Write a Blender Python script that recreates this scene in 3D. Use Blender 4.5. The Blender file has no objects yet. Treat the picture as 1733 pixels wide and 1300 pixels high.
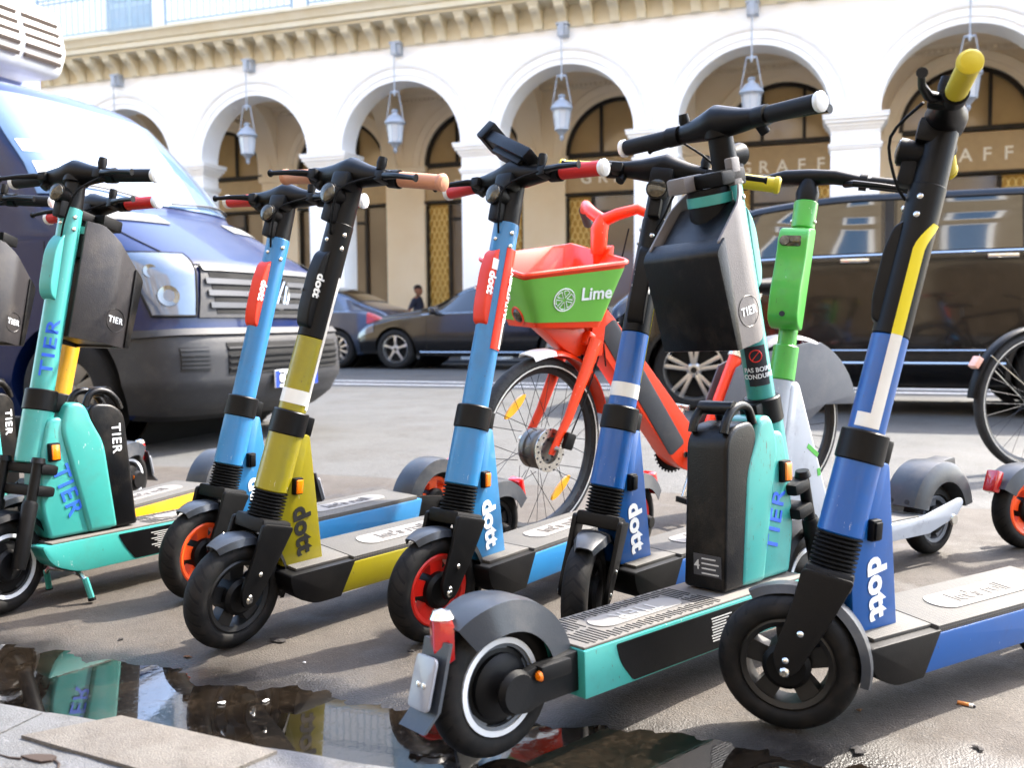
import bpy, bmesh, math, random
from mathutils import Matrix, Vector
random.seed(7)
PI = math.pi
SC = bpy.context.scene
COL = SC.collection
def rad(a): return math.radians(a)

# ------------------------------------------------------------------ camera
F_PX, H_CAM, Y_HOR, ROLL = 1600.0, 0.78, 545.0, 0.008
cam_d = bpy.data.cameras.new('camera'); cam = bpy.data.objects.new('camera', cam_d); COL.objects.link(cam)
cam_d.sensor_width = 36.0; cam_d.lens = 36.0 * F_PX / 1733.0
cam_d.clip_start = 0.05; cam_d.clip_end = 600
pitch = math.atan((650 - Y_HOR) / F_PX)
cam.matrix_world = Matrix.Translation((0, 0, H_CAM)) @ Matrix.Rotation(rad(90) - pitch, 4, 'X') @ Matrix.Rotation(-ROLL, 4, 'Z')
cam_d.dof.use_dof = True; cam_d.dof.focus_distance = 2.35; cam_d.dof.aperture_fstop = 4.2
SC.camera = cam
# ------------------------------------------------------------------ sky, sun, exposure
SUN_AZ, SUN_EL = 33.0, 46.0          # azimuth measured from +X towards +Y
w = bpy.data.worlds.new('World'); SC.world = w; w.use_nodes = True
nt = w.node_tree; bg = nt.nodes['Background']
sky = nt.nodes.new('ShaderNodeTexSky'); sky.sky_type = 'NISHITA'; sky.sun_disc = False
sky.sun_elevation = rad(SUN_EL); sky.sun_rotation = rad(90 - SUN_AZ)
sky.dust_density = 2.5; sky.ozone_density = 1.0; sky.air_density = 1.0
nt.links.new(sky.outputs[0], bg.inputs[0]); bg.inputs[1].default_value = 0.15
sl = bpy.data.lights.new('sun', 'SUN'); sun = bpy.data.objects.new('sun', sl); COL.objects.link(sun)
sl.energy = 2.0; sl.angle = rad(1.2); sl.color = (1.0, 0.94, 0.84)
sdir = Vector((math.cos(rad(SUN_EL)) * math.cos(rad(SUN_AZ)), math.cos(rad(SUN_EL)) * math.sin(rad(SUN_AZ)), math.sin(rad(SUN_EL))))
sun.matrix_world = sdir.to_track_quat('Z', 'Y').to_matrix().to_4x4(); sun.location = sdir * 40
SC.view_settings.view_transform = 'Standard'; SC.view_settings.look = 'None'
SC.view_settings.exposure = 3.05; SC.view_settings.gamma = 1.0
SC.view_settings.use_curve_mapping = False

# ------------------------------------------------------------------ helpers
_c, _s = math.cos(ROLL), math.sin(ROLL)
_fw = Vector((0, math.cos(pitch), -math.sin(pitch))); _up = Vector((0, math.sin(pitch), math.cos(pitch))); _rt = Vector((1, 0, 0))
_r2 = _rt * _c - _up * _s; _u2 = _up * _c + _rt * _s
def gpt(px, py, z=0.0):
    """photo pixel -> point on the level z (the ground when z=0)"""
    d = _fw + _r2 * ((px - 866.5) / F_PX) - _u2 * ((py - 650) / F_PX)
    t = (z - H_CAM) / d.z
    return Vector((0, 0, H_CAM)) + d * t
def lin(r, g, b):
    def f(c):
        c /= 255.0
        return c / 12.92 if c <= 0.04045 else ((c + 0.055) / 1.055) ** 2.4
    return (f(r), f(g), f(b), 1.0)
STREET = rad(-19.3)                   # street direction, every parallel thing uses it
MST = Matrix.Rotation(STREET, 4, 'Z')
def ud(u, d, z=0.0): return MST @ Vector((u, d, z))

MATS = {}
def mat(name, col, rough=0.5, metal=0.0, col2=None, ns=6.0, mixw=0.5, bump=0.0, bs=180.0, coat=0.0, spec=0.5, rvar=0.12, dirt=0.0, dirtcol=None, ds=9.0, trans=0.0, ior=1.45, emit=0.0, alpha=1.0, chips=0.0):
    if name in MATS: return MATS[name]
    m = bpy.data.materials.new(name); m.use_nodes = True
    n = m.node_tree; b = n.nodes['Principled BSDF']; N = n.nodes.new; K = n.links.new
    tc = N('ShaderNodeTexCoord')
    b.inputs['Metallic'].default_value = metal; b.inputs['Specular IOR Level'].default_value = spec
    b.inputs['Coat Weight'].default_value = coat; b.inputs['Coat Roughness'].default_value = 0.06
    b.inputs['Transmission Weight'].default_value = trans; b.inputs['IOR'].default_value = ior
    b.inputs['Alpha'].default_value = alpha
    no = N('ShaderNodeTexNoise'); no.inputs['Scale'].default_value = ns; no.inputs['Detail'].default_value = 6; no.inputs['Roughness'].default_value = 0.62
    K(tc.outputs['Object'], no.inputs['Vector'])
    c2 = col2 or tuple(x * 0.8 for x in col[:3]) + (1,)
    mx = N('ShaderNodeMix'); mx.data_type = 'RGBA'; mx.inputs[6].default_value = col; mx.inputs[7].default_value = c2
    rp = N('ShaderNodeMapRange'); rp.inputs[1].default_value = 0.35; rp.inputs[2].default_value = 0.7; rp.inputs[4].default_value = mixw
    K(no.outputs['Fac'], rp.inputs[0]); K(rp.outputs[0], mx.inputs[0])
    out = mx.outputs[2]
    rr = N('ShaderNodeMapRange'); rr.inputs[3].default_value = max(0.0, rough - rvar); rr.inputs[4].default_value = min(1.0, rough + rvar)
    K(no.outputs['Fac'], rr.inputs[0]); rout = rr.outputs[0]
    if dirt > 0:
        d1 = N('ShaderNodeTexNoise'); d1.inputs['Scale'].default_value = ds; d1.inputs['Detail'].default_value = 9; d1.inputs['Roughness'].default_value = 0.72
        K(tc.outputs['Object'], d1.inputs['Vector'])
        dr = N('ShaderNodeMapRange'); dr.inputs[1].default_value = 0.50; dr.inputs[2].default_value = 0.74; dr.inputs[4].default_value = dirt
        K(d1.outputs['Fac'], dr.inputs[0])
        dm = N('ShaderNodeMix'); dm.data_type = 'RGBA'; dm.inputs[7].default_value = dirtcol or lin(120, 108, 92)
        K(dr.outputs[0], dm.inputs[0]); K(out, dm.inputs[6]); out = dm.outputs[2]
        rm = N('ShaderNodeMix'); rm.data_type = 'FLOAT'; K(dr.outputs[0], rm.inputs[0]); K(rout, rm.inputs[2]); rm.inputs[3].default_value = 0.85
        rout = rm.outputs[0]
    if chips > 0:
        # scratches and small chips worn through the paint
        st = N('ShaderNodeMapping'); st.inputs['Scale'].default_value = (1, 1, .22); K(tc.outputs['Object'], st.inputs['Vector'])
        ck = N('ShaderNodeTexNoise'); ck.inputs['Scale'].default_value = 150; ck.inputs['Detail'].default_value = 3; ck.inputs['Roughness'].default_value = .7; K(st.outputs[0], ck.inputs['Vector'])
        c3 = N('ShaderNodeTexNoise'); c3.inputs['Scale'].default_value = 7; c3.inputs['Detail'].default_value = 3; K(tc.outputs['Object'], c3.inputs['Vector'])
        ad = N('ShaderNodeMath'); ad.operation = 'MULTIPLY_ADD'; ad.inputs[1].default_value = .35; K(c3.outputs['Fac'], ad.inputs[0]); K(ck.outputs['Fac'], ad.inputs[2])
        cr = N('ShaderNodeMapRange'); cr.inputs[1].default_value = .875; cr.inputs[2].default_value = .90; cr.inputs[4].default_value = chips; K(ad.outputs[0], cr.inputs[0])
        cm = N('ShaderNodeMix'); cm.data_type = 'RGBA'; cm.inputs[7].default_value = lin(58, 54, 48); K(cr.outputs[0], cm.inputs[0]); K(out, cm.inputs[6]); out = cm.outputs[2]
        cl = N('ShaderNodeMapRange'); cl.inputs[1].default_value = .455; cl.inputs[2].default_value = .43; cl.inputs[4].default_value = chips * .5; K(ad.outputs[0], cl.inputs[0])
        cn = N('ShaderNodeMix'); cn.data_type = 'RGBA'; cn.inputs[7].default_value = lin(205, 205, 200); K(cl.outputs[0], cn.inputs[0]); K(out, cn.inputs[6]); out = cn.outputs[2]
    K(out, b.inputs['Base Color']); K(rout, b.inputs['Roughness'])
    if bump > 0:
        bn = N('ShaderNodeTexNoise'); bn.inputs['Scale'].default_value = bs; bn.inputs['Detail'].default_value = 4
        K(tc.outputs['Object'], bn.inputs['Vector'])
        bp = N('ShaderNodeBump'); bp.inputs['Strength'].default_value = bump; bp.inputs['Distance'].default_value = 0.01
        K(bn.outputs['Fac'], bp.inputs['Height']); K(bp.outputs[0], b.inputs['Normal'])
    if emit > 0:
        b.inputs['Emission Color'].default_value = col; b.inputs['Emission Strength'].default_value = emit
    MATS[name] = m
    return m

class G:
    """collects polygons, then becomes ONE mesh object"""
    def __init__(s): s.v = []; s.f = []
    def add(s, vs, fs):
        o = len(s.v); s.v += [tuple(v) for v in vs]; s.f += [tuple(i + o for i in f) for f in fs]; return s
    def xf(s, M): s.v = [tuple(M @ Vector(v)) for v in s.v]; return s
    def box(s, c, d, M=None):
        x, y, z = d[0] / 2, d[1] / 2, d[2] / 2
        vs = [Vector((a * x, b * y, e * z)) for a in (-1, 1) for b in (-1, 1) for e in (-1, 1)]
        if M is not None: vs = [M @ v for v in vs]
        vs = [v + Vector(c) for v in vs]
        return s.add(vs, [(0, 1, 3, 2), (4, 6, 7, 5), (0, 4, 5, 1), (2, 3, 7, 6), (0, 2, 6, 4), (1, 5, 7, 3)])
    def tube(s, pts, r, n=10, cap=True, closed=False):
        pts = [Vector(p) for p in pts]; k = len(pts)
        rs = r if isinstance(r, (list, tuple)) else [r] * k
        rings = []; prev = None
        for i in range(k):
            if closed: t = pts[(i + 1) % k] - pts[i - 1]
            else: t = pts[min(i + 1, k - 1)] - pts[max(i - 1, 0)]
            t.normalize()
            if prev is None:
                a = Vector((0, 0, 1)) if abs(t.z) < 0.9 else Vector((0, 1, 0))
                nn = t.cross(a).normalized()
            else:
                nn = (prev - t * prev.dot(t)).normalized()
            prev = nn; bb = t.cross(nn)
            rings.append([pts[i] + (nn * math.cos(2 * PI * j / n) + bb * math.sin(2 * PI * j / n)) * rs[i] for j in range(n)])
        return s.loft(rings, cap and not closed, closed)
    def loft(s, rings, cap=True, closed=False, ringclosed=True):
        n = len(rings[0]); vs = [v for r in rings for v in r]; fs = []
        k = len(rings)
        for i in range(k if closed else k - 1):
            a, b = i * n, ((i + 1) % k) * n
            for j in range(n if ringclosed else n - 1):
                q = (j + 1) % n; fs.append((a + j, a + q, b + q, b + j))
        if cap: fs.append(tuple(range(n - 1, -1, -1))); fs.append(tuple((k - 1) * n + j for j in range(n)))
        return s.add(vs, fs)
    def lathe(s, prof, n=24, M=None, closed=False):
        """prof: (radius, height along local z)"""
        rings = [[Vector((r * math.cos(2 * PI * j / n), r * math.sin(2 * PI * j / n), h)) for j in range(n)] for r, h in prof]
        if M is not None: rings = [[M @ v for v in r] for r in rings]
        return s.loft(rings, not closed, closed)
    def prism(s, poly, y0, y1):
        """poly in x,z; extruded along y"""
        n = len(poly)
        vs = [(p[0], y0, p[1]) for p in poly] + [(p[0], y1, p[1]) for p in poly]
        fs = [tuple(range(n)), tuple(range(2 * n - 1, n - 1, -1))]
        for i in range(n):
            q = (i + 1) % n; fs.append((i, i + n, q + n, q))
        return s.add(vs, fs)
    def mesh(s, name, bev=0.0, smooth=38, seg=2):
        me = bpy.data.meshes.new(name); me.from_pydata(s.v, [], s.f); me.validate()
        bm = bmesh.new(); bm.from_mesh(me)
        bmesh.ops.remove_doubles(bm, verts=bm.verts, dist=1e-6)
        bmesh.ops.recalc_face_normals(bm, faces=bm.faces)
        if bev > 0:
            ed = [e for e in bm.edges if e.is_manifold and e.calc_face_angle(0) > rad(30)]
            try: bmesh.ops.bevel(bm, geom=ed, offset=bev, segments=seg, profile=0.6, affect='EDGES', clamp_overlap=True)
            except Exception: pass
        bm.to_mesh(me); bm.free()
        if smooth:
            me.shade_smooth(); me.set_sharp_from_angle(angle=rad(smooth))
        return me
    def build(s, name, m, parent=None, bev=0.0, smooth=38, loc=None, rot=None, label=None, seg=2):
        me = s.mesh(name, bev, smooth, seg); me.materials.append(m)
        return link(name, me, parent, loc, rot, label)
def link(name, me, parent=None, loc=None, rot=None, label=None):
    o = bpy.data.objects.new(name, me); COL.objects.link(o)
    if parent is not None: o.parent = parent
    if loc is not None: o.location = loc
    if rot is not None: o.rotation_euler = rot
    if label: o['label'] = label
    return o
def thing(name, label, cat, loc=(0, 0, 0), rot=(0, 0, 0), group=None):
    o = bpy.data.objects.new(name, None); COL.objects.link(o); o.empty_display_size = 0.1
    o.location = loc; o.rotation_euler = rot; o['label'] = label; o['category'] = cat
    if group: o['group'] = group
    return o
def tag(o, label, cat, group=None):
    o['label'] = label; o['category'] = cat
    if group: o['group'] = group
    return o
def roundpoly(pts, n=4):
    """pts: (x, z, r) -> polygon with rounded corners"""
    out = []; k = len(pts)
    for i in range(k):
        p = Vector(pts[i][:2]); r = pts[i][2] if len(pts[i]) > 2 else 0
        if r <= 0: out.append((p.x, p.y)); continue
        a = (Vector(pts[i - 1][:2]) - p); b = (Vector(pts[(i + 1) % k][:2]) - p)
        la, lb = a.length, b.length; a.normalize(); b.normalize()
        d = min(r, la * 0.48, lb * 0.48)
        p0, p1 = p + a * d, p + b * d
        for j in range(n + 1):
            t = j / n; q = p0 * (1 - t) ** 2 + p * 2 * t * (1 - t) + p1 * t ** 2
            out.append((q.x, q.y))
    return out
_YM = Matrix.Rotation(-PI / 2, 4, 'X')      # local z -> y
def wheel_geo(prof, n=40): return G().lathe(prof, n, _YM)
def catmull(pts, t):
    k = len(pts) - 1; t = max(0, min(1, t)) * k; i = min(int(t), k - 1); f = t - i
    p = [pts[max(0, i - 1)], pts[i], pts[i + 1], pts[min(k, i + 2)]]
    return 0.5 * ((2 * p[1]) + (p[2] - p[0]) * f + (2 * p[0] - 5 * p[1] + 4 * p[2] - p[3]) * f * f + (3 * p[1] - p[0] - 3 * p[2] + p[3]) * f ** 3)
def interp(tab, x):
    """piecewise-linear table [(x, y), ...]"""
    if x <= tab[0][0]: return tab[0][1]
    for (a, b), (c, d) in zip(tab, tab[1:]):
        if x <= c: return b + (d - b) * (x - a) / (c - a)
    return tab[-1][1]
def patch(S, u0, u1, v0, v1, nu, nv, off=0.004, thick=0.004):
    """thin shell over the surface S(u, v); u0/u1 may be functions of v"""
    fu0 = u0 if callable(u0) else (lambda v: u0); fu1 = u1 if callable(u1) else (lambda v: u1)
    def pn(u, v):
        e = 1e-3
        p = S(u, v); a = S(u + e, v) - S(u - e, v); b = S(u, v + e) - S(u, v - e)
        n = a.cross(b)
        if n.length < 1e-12: n = Vector((0, 0, 1))
        return p, n.normalized()
    g = G(); A = []; B = []
    for j in range(nv + 1):
        v = v0 + (v1 - v0) * j / nv
        for i in range(nu + 1):
            a, b = fu0(v), fu1(v); p, n = pn(a + (b - a) * i / nu, v)
            A.append(p + n * (off + thick)); B.append(p + n * (off - 0.002))
    fs = []; W = nu + 1; T = len(A)
    for j in range(nv):
        for i in range(nu):
            q = (j * W + i, j * W + i + 1, (j + 1) * W + i + 1, (j + 1) * W + i)
            fs.append(q); fs.append(tuple(T + k for k in reversed(q)))
    rim = [i for i in range(W)] + [j * W + nu for j in range(1, nv + 1)] + [nv * W + i for i in range(nu - 1, -1, -1)] + [j * W for j in range(nv - 1, 0, -1)]
    for a, b in zip(rim, rim[1:] + rim[:1]): fs.append((a, a + T, b + T, b))
    return g.add(A + B, fs)
# ---- lettering: meshes of the words, made once
_TXT = {}
def text_mesh(word, bold=0.0, space=1.0):
    key = (word, bold, space)
    if key not in _TXT:
        cu = bpy.data.curves.new('lettering', 'FONT'); cu.body = word; cu.size = 1.0; cu.extrude = 0.02; cu.offset = bold
        cu.align_x = 'CENTER'; cu.align_y = 'CENTER'; cu.space_character = space; cu.resolution_u = 3
        ob = bpy.data.objects.new('lettering', cu); COL.objects.link(ob)
        dg = bpy.context.evaluated_depsgraph_get(); me = bpy.data.meshes.new_from_object(ob.evaluated_get(dg))
        _TXT[key] = ([v.co.copy() for v in me.vertices], [tuple(p.vertices) for p in me.polygons])
        COL.objects.unlink(ob); bpy.data.objects.remove(ob); bpy.data.curves.remove(cu); bpy.data.meshes.remove(me)
    return _TXT[key]
for _w in (('TIER', .012, 1.15), ('dott', .04, 1.02), ("let's roll", .02, 1), ('Lime', .02, 1), ('CH', .01, 1), ('r.app', .01, 1), ('FREEDOM', .01, 1), ('GRATUITEMENT', .01, 1), ('PAS BOIRE', .015, 1), ('CONDUIRE', .015, 1), ('4', .01, 1), ('F', .01, 1)) + tuple((c, .014, 1) for c in 'GRAF'):
    text_mesh(*_w)
def flat_text(word, h, o, right, up, parent, m, bold=0.0, space=1.0, lift=0.0012, name='lettering', sx=1.0):
    vs, fs = text_mesh(word, bold, space); R = Vector(right).normalized(); U = Vector(up).normalized(); N = R.cross(U)
    g = G(); g.add([Vector(o) + R * (v.x * h * sx) + U * (v.y * h) + N * (lift + v.z * 0.02) for v in vs], fs)
    return g.build(name, m, parent, smooth=0)
def place(f, r_angle):
    return f, r_angle
# ================================================================== materials
STONE = mat('pale stone', lin(250, 249, 246), 0.85, col2=lin(242, 236, 224), ns=1.3, mixw=.6, bump=.15, bs=60)
STONE_BOUNCE = mat('golden bounce stone', lin(226, 216, 190), 0.85, col2=lin(212, 196, 158), ns=2.0, mixw=.6, bump=.15, bs=60)  # warm bounce light around the cornice, put into the stone colour
VAULT = mat('arcade plaster', lin(246, 230, 202), 0.85, col2=lin(236, 214, 178), ns=1.0, mixw=.6)
DARKFRAME = mat('dark bronze frame', lin(38, 32, 26), 0.45, metal=.3)
SHOPGLASS = mat('shop glass', lin(186, 158, 112), 0.08, col2=lin(140, 114, 76), ns=.6, spec=.7)
SHOPDARK = mat('dark shop glass', lin(118, 100, 78), 0.10, col2=lin(80, 66, 52), ns=.5, spec=.8)
SIGNWOOD = mat('sign board', lin(190, 164, 124), 0.6)
GOLD = mat('gilded lattice', lin(244, 222, 150), 0.35, metal=.35, col2=lin(222, 188, 104))
GOLDBACK = mat('gilded backing', lin(186, 146, 66), 0.4, metal=.2)
LETTER = mat('cream sign letter', lin(255, 250, 235), 0.4)
IRON = mat('blue grey iron', lin(150, 168, 182), 0.5, metal=.3)
LANTERN = mat('lantern metal', lin(176, 182, 190), 0.5, metal=.3, col2=lin(140, 148, 160))
LANTGLASS = mat('lantern glass', lin(196, 200, 204), 0.15, spec=.7)
ASPHALT = None
def ground_mat(name, c1, c2, c3, rough, spk=.5, bumpd=.006, big=.7, fine=240.0, wet=False):
    m = bpy.data.materials.new(name); m.use_nodes = True; n = m.node_tree; b = n.nodes['Principled BSDF']; N = n.nodes.new; K = n.links.new
    tc = N('ShaderNodeTexCoord')
    def noise(sc, det=6, ro=.6):
        x = N('ShaderNodeTexNoise'); x.inputs['Scale'].default_value = sc; x.inputs['Detail'].default_value = det; x.inputs['Roughness'].default_value = ro
        K(tc.outputs['Object'], x.inputs['Vector']); return x.outputs['Fac']
    def mr(f, a, bb, c=0., d=1.):
        x = N('ShaderNodeMapRange'); x.inputs[1].default_value = a; x.inputs[2].default_value = bb; x.inputs[3].default_value = c; x.inputs[4].default_value = d; K(f, x.inputs[0]); return x.outputs[0]
    def mix(f, a, bb):
        x = N('ShaderNodeMix'); x.data_type = 'RGBA'; K(f, x.inputs[0])
        for i, q in ((6, a), (7, bb)):
            if isinstance(q, tuple): x.inputs[i].default_value = q
            else: K(q, x.inputs[i])
        return x.outputs[2]
    o = mix(mr(noise(big, 8, .65), .38, .62), c1, c2)
    o = mix(mr(noise(big * 5, 8, .7), .46, .68, 0, .9), o, c3)
    o = mix(mr(noise(big * 17, 9, .75), .52, .70, 0, .6), o, tuple(x * .5 for x in c3[:3]) + (1,))
    sp = noise(fine, 2, .5)
    dark = mix(mr(sp, .56, .66, 0, spk), o, tuple(x * .35 for x in c1[:3]) + (1,))
    o = mix(mr(noise(fine * .7, 2, .5), .60, .68, 0, spk * .9), dark, tuple(min(1, x * 2.0) for x in c1[:3]) + (1,))
    v = N('ShaderNodeTexVoronoi'); v.inputs['Scale'].default_value = 9; v.inputs['Randomness'].default_value = 1; K(tc.outputs['Object'], v.inputs['Vector'])
    o = mix(mr(v.outputs['Distance'], .035, .06, .6, 0), o, tuple(x * .3 for x in c1[:3]) + (1,))
    ro = mr(noise(big * 3, 6, .6), .3, .7, rough - .12, min(1, rough + .1))
    if wet:
        # asphalt soaked by the gutter water: darker and glossier up to an uneven edge
        sx = N('ShaderNodeSeparateXYZ'); K(tc.outputs['Object'], sx.inputs[0])
        def ma(op, p, q):
            x = N('ShaderNodeMath'); x.operation = op
            for i, v_ in enumerate((p, q)):
                if isinstance(v_, (int, float)): x.inputs[i].default_value = v_
                else: K(v_, x.inputs[i])
            return x.outputs[0]
        dd = ma('ADD', ma('MULTIPLY', sx.outputs[0], -math.sin(STREET)), ma('MULTIPLY', sx.outputs[1], math.cos(STREET)))
        dd = ma('ADD', dd, ma('MULTIPLY', ma('SUBTRACT', noise(5, 8, .65), .5), .30))
        wt = mr(dd, 1.74, 1.86, 1, 0)
        # soaked stains further in
        wt2 = mr(noise(2.3, 9, .7), .54, .66, 0, .55)
        wt = ma('MAXIMUM', wt, wt2)
        o = mix(wt, o, tuple(x * .30 for x in c2[:3]) + (1,))
        rm = N('ShaderNodeMix'); rm.data_type = 'FLOAT'; K(wt, rm.inputs[0]); K(ro, rm.inputs[2]); rm.inputs[3].default_value = .34; ro = rm.outputs[0]
    K(o, b.inputs['Base Color'])
    K(ro, b.inputs['Roughness'])
    bp = N('ShaderNodeBump'); bp.inputs['Strength'].default_value = .9; bp.inputs['Distance'].default_value = bumpd
    ad = N('ShaderNodeMath'); ad.operation = 'ADD'; K(sp, ad.inputs[0]); K(mr(noise(22, 5, .6), 0, 1, 0, .8), ad.inputs[1])
    K(ad.outputs[0], bp.inputs['Height']); K(bp.outputs[0], b.inputs['Normal'])
    return m
BAY_M = ground_mat('worn parking asphalt', lin(65, 59, 52), lin(54, 48, 42), lin(46, 37, 28), .82, .55, .003, .9, wet=True)
ROAD_M = ground_mat('road asphalt', lin(71, 71, 70), lin(65, 64, 62), lin(58, 55, 51), .85, .6, .005, .35, 150)
PAVE_M = ground_mat('pale granite', lin(80, 80, 82), lin(73, 73, 73), lin(66, 64, 60), .8, .5, .003, 1.4, 320)
SLAB_M = ground_mat('buff granite', lin(88, 83, 76), lin(81, 75, 68), lin(72, 65, 57), .8, .4, .003, 1.2, 320)
LINE_M = mat('road paint', lin(225, 222, 214), .7, col2=lin(170, 166, 160), ns=18, mixw=.8, bump=.3, bs=80)
WATER_M = mat('gutter water', lin(14, 11, 8), .02, col2=lin(34, 27, 20), ns=16, mixw=.5, rvar=.018, spec=.5, ior=2.0, dirt=.22, dirtcol=lin(80, 68, 54), ds=75, bump=.012, bs=14)

# ================================================================== setting: ground
D_KERB, D_BAY = 1.28, 4.25
def fbm(x, y):
    return (math.sin(x * 3.1 + 1.7 * math.sin(y * 2.3)) + .5 * math.sin(x * 7.7 + y * 5.1 + 1.3) + .3 * math.sin(x * 15.3 - y * 11.7) + .2 * math.sin(x * 31 + y * 27)) / 2
def bay_z(u, d):
    z = 0.0
    if d < 1.95: z = -0.030 * ((1.95 - d) / .67) ** 1.15
    return z + .0018 * fbm(u * 1.3, d * 1.5) + .0016 * fbm(u * 5 + 3, d * 4) + .0006 * fbm(u * 17 + 1, d * 14) + .0003 * math.sin(u * 83 + 5 * math.sin(d * 61))
def sheet(us, ds, zf):
    g = G(); n = len(ds)
    vs = [ud(u, d, zf(u, d)) for u in us for d in ds]
    fs = [(i * n + j, (i + 1) * n + j, (i + 1) * n + j + 1, i * n + j + 1) for i in range(len(us) - 1) for j in range(n - 1)]
    return g.add(vs, fs)
def frange(a, b, s): k = int(round((b - a) / s)); return [a + (b - a) * i / k for i in range(k + 1)]
o = sheet(frange(-5, 5, .02), frange(1.22, 2.4, .02) + frange(2.46, D_BAY, .08), bay_z).build('parking_strip', BAY_M); o['kind'] = 'structure'
o = sheet([-250, -40, -20, -10, 0, 10, 20, 40, 250], [D_BAY - .3, 6, 8, 10, 13, 17, 300], lambda u, d: -.006).build('road', ROAD_M); o['kind'] = 'structure'
o = sheet([-250, -5.0, 5.0, 250], [-300, -2, 0, 1.1], lambda u, d: -.02 if d > -3 else -.02).build('ground', BAY_M); o['kind'] = 'structure'
for a, b in ((-250, -4.95), (4.95, 250)):
    o = sheet([a, b], [1.1, D_BAY + .02], lambda u, d: -.0015).build('parking_strip', BAY_M); o['kind'] = 'structure'
# puddle along the gutter: a level sheet of water meeting the cambered asphalt
us = frange(-4.5, 4.5, .06)
pg = sheet(us, frange(1.24, 1.95, .05), lambda u, d: -.0085)
o = pg.build('gutter_water', WATER_M, smooth=0); o['kind'] = 'structure'
# near pavement: kerb stones and slabs
pave = sheet([-4.5, 4.5], [-3.2, .52], lambda u, d: .098).build('pavement', PAVE_M); pave['kind'] = 'structure'
ks = [(-4.4, -3.3), (-3.3, -2.2), (-2.2, -1.32), (-1.32, -.52), (-.52, .35), (.35, 1.4), (1.4, 2.5), (2.5, 3.6)]
for i, (a, b) in enumerate(ks):
    g = G(); n = max(4, int((b - a) / .06)); rnd = random.Random(i); rings = []
    for k in range(n + 1):
        u = a + .004 + (b - a - .008) * k / n
        e = rnd.uniform(-.003, .003); t = rnd.uniform(-.0015, .0015)
        rings.append([ud(u, .93, -.1), ud(u, D_KERB + e, -.1), ud(u, D_KERB + e, .083), ud(u, D_KERB - .008 + e, .095 + t), ud(u, D_KERB - .022, .1 + t), ud(u, .94, .1), ud(u, .93, .095)])
    g.loft(rings); g.build('kerb_stone', PAVE_M, pave, smooth=30)
rows = [(.52, .925)]
u = -4.4
for k, wd in enumerate([.9, 1.1, .95, 1.05, .75, .9, 1.0, 1.1, .9]):
    G().box((u + wd / 2, .7225, .05), (wd - .008, .397, .1)).xf(MST).build('paving_slab', SLAB_M if k in (3,) else PAVE_M, pave, bev=.005)
    u += wd
# the buff slab lying proud on the kerb at the lower left and a broken corner beside it
A = gpt(35, 1246, .105); B = gpt(205, 1212, .105); Cc = gpt(470, 1272, .105); Dd = gpt(415, 1299, .105); Dd2 = gpt(330, 1330, .105)
g = G(); top = [A, B, Cc, Dd2]; n = 4
g.add([p + Vector((0, 0, .0015)) for p in top] + [p + Vector((0, 0, -.02)) for p in top], [(0, 1, 2, 3), (7, 6, 5, 4)] + [(i, i + 4, (i + 1) % 4 + 4, (i + 1) % 4) for i in range(4)])
o = g.build('repair_strip', SLAB_M, pave, bev=.002)
HOLE = mat('crack filling', lin(46, 34, 26), .9)
cp = [gpt(x, y, .1) for x, y in ((35, 1283), (60, 1280), (88, 1281), (96, 1284), (88, 1291), (70, 1293), (52, 1289))]
G().add([p + Vector((0, 0, .0035)) for p in cp] + [p + Vector((0, 0, -.003)) for p in cp], [tuple(range(7)), tuple(range(13, 6, -1))] + [(i, (i + 1) % 7, (i + 1) % 7 + 7, i + 7) for i in range(7)]).build('crack', HOLE, pave, smooth=0)
ck = [gpt(x, y, .1025) for x, y in ((96, 1284), (112, 1276), (92, 1300), (100, 1315))]
G().tube([gpt(92, 1287, .1015), gpt(100, 1294, .1015), gpt(97, 1306, .1015), gpt(104, 1320, .1015)], [.0015, .0022, .002, .002], 6).build('crack', HOLE, pave)
G().tube([gpt(0, 1278, .1015), gpt(16, 1283, .1015), gpt(36, 1285, .1015)], [.001, .0016, .002], 6).build('crack', HOLE, pave)
# painted double line on the road
for k, d in enumerate((10.75, 11.35)):
    o = sheet(frange(-40, 30, 2), [d, d + .13], lambda u, dd: -.002).build('road_line', LINE_M); o['kind'] = 'structure'
o = G().box((0, 23, .02), (120, 12.2, .06)).xf(MST).build('arcade_floor', PAVE_M, bev=.0); o['kind'] = 'structure'

# ================================================================== arcaded building
BAY, DF, TH = 3.43, 17.4, .55
RA, ZS = 1.315, 4.28
DI = 20.5
bld = thing('arcade_building', 'pale stone arcaded building with round arches and bracketed cornice across the street', 'building', (0, 0, 0), (0, 0, STREET))
KS = list(range(-7, 3))
def arch_wall(cs, half, R, zs, ztop, y0, y1, n=24):
    g = G()
    for c in cs:
        xs = [-half] + [-R * math.cos(PI * i / n) for i in range(n + 1)] + [half]
        zb = [zs] + [zs + R * math.sin(PI * i / n) for i in range(n + 1)] + [zs]
        for i in range(len(xs) - 1):
            a, b = c + xs[i], c + xs[i + 1]; za, zc = zb[i], zb[i + 1]
            g.add([(a, y0, za), (b, y0, zc), (b, y0, ztop), (a, y0, ztop), (a, y1, za), (b, y1, zc), (b, y1, ztop), (a, y1, ztop)],
                  [(0, 1, 2, 3), (7, 6, 5, 4), (0, 4, 5, 1), (3, 2, 6, 7)])
    return g
def arch_band(c, R0, R1, zs, y, prof, n=32):
    """moulded half ring; prof = [(fraction R0..R1, projection)]"""
    rings = []
    for i in range(n + 1):
        t = PI * i / n; rr = []
        for f, p in prof: R = R0 + (R1 - R0) * f; rr.append(Vector((c - R * math.cos(t), y - p, zs + R * math.sin(t))))
        rings.append(rr)
    return G().loft(rings)
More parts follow.
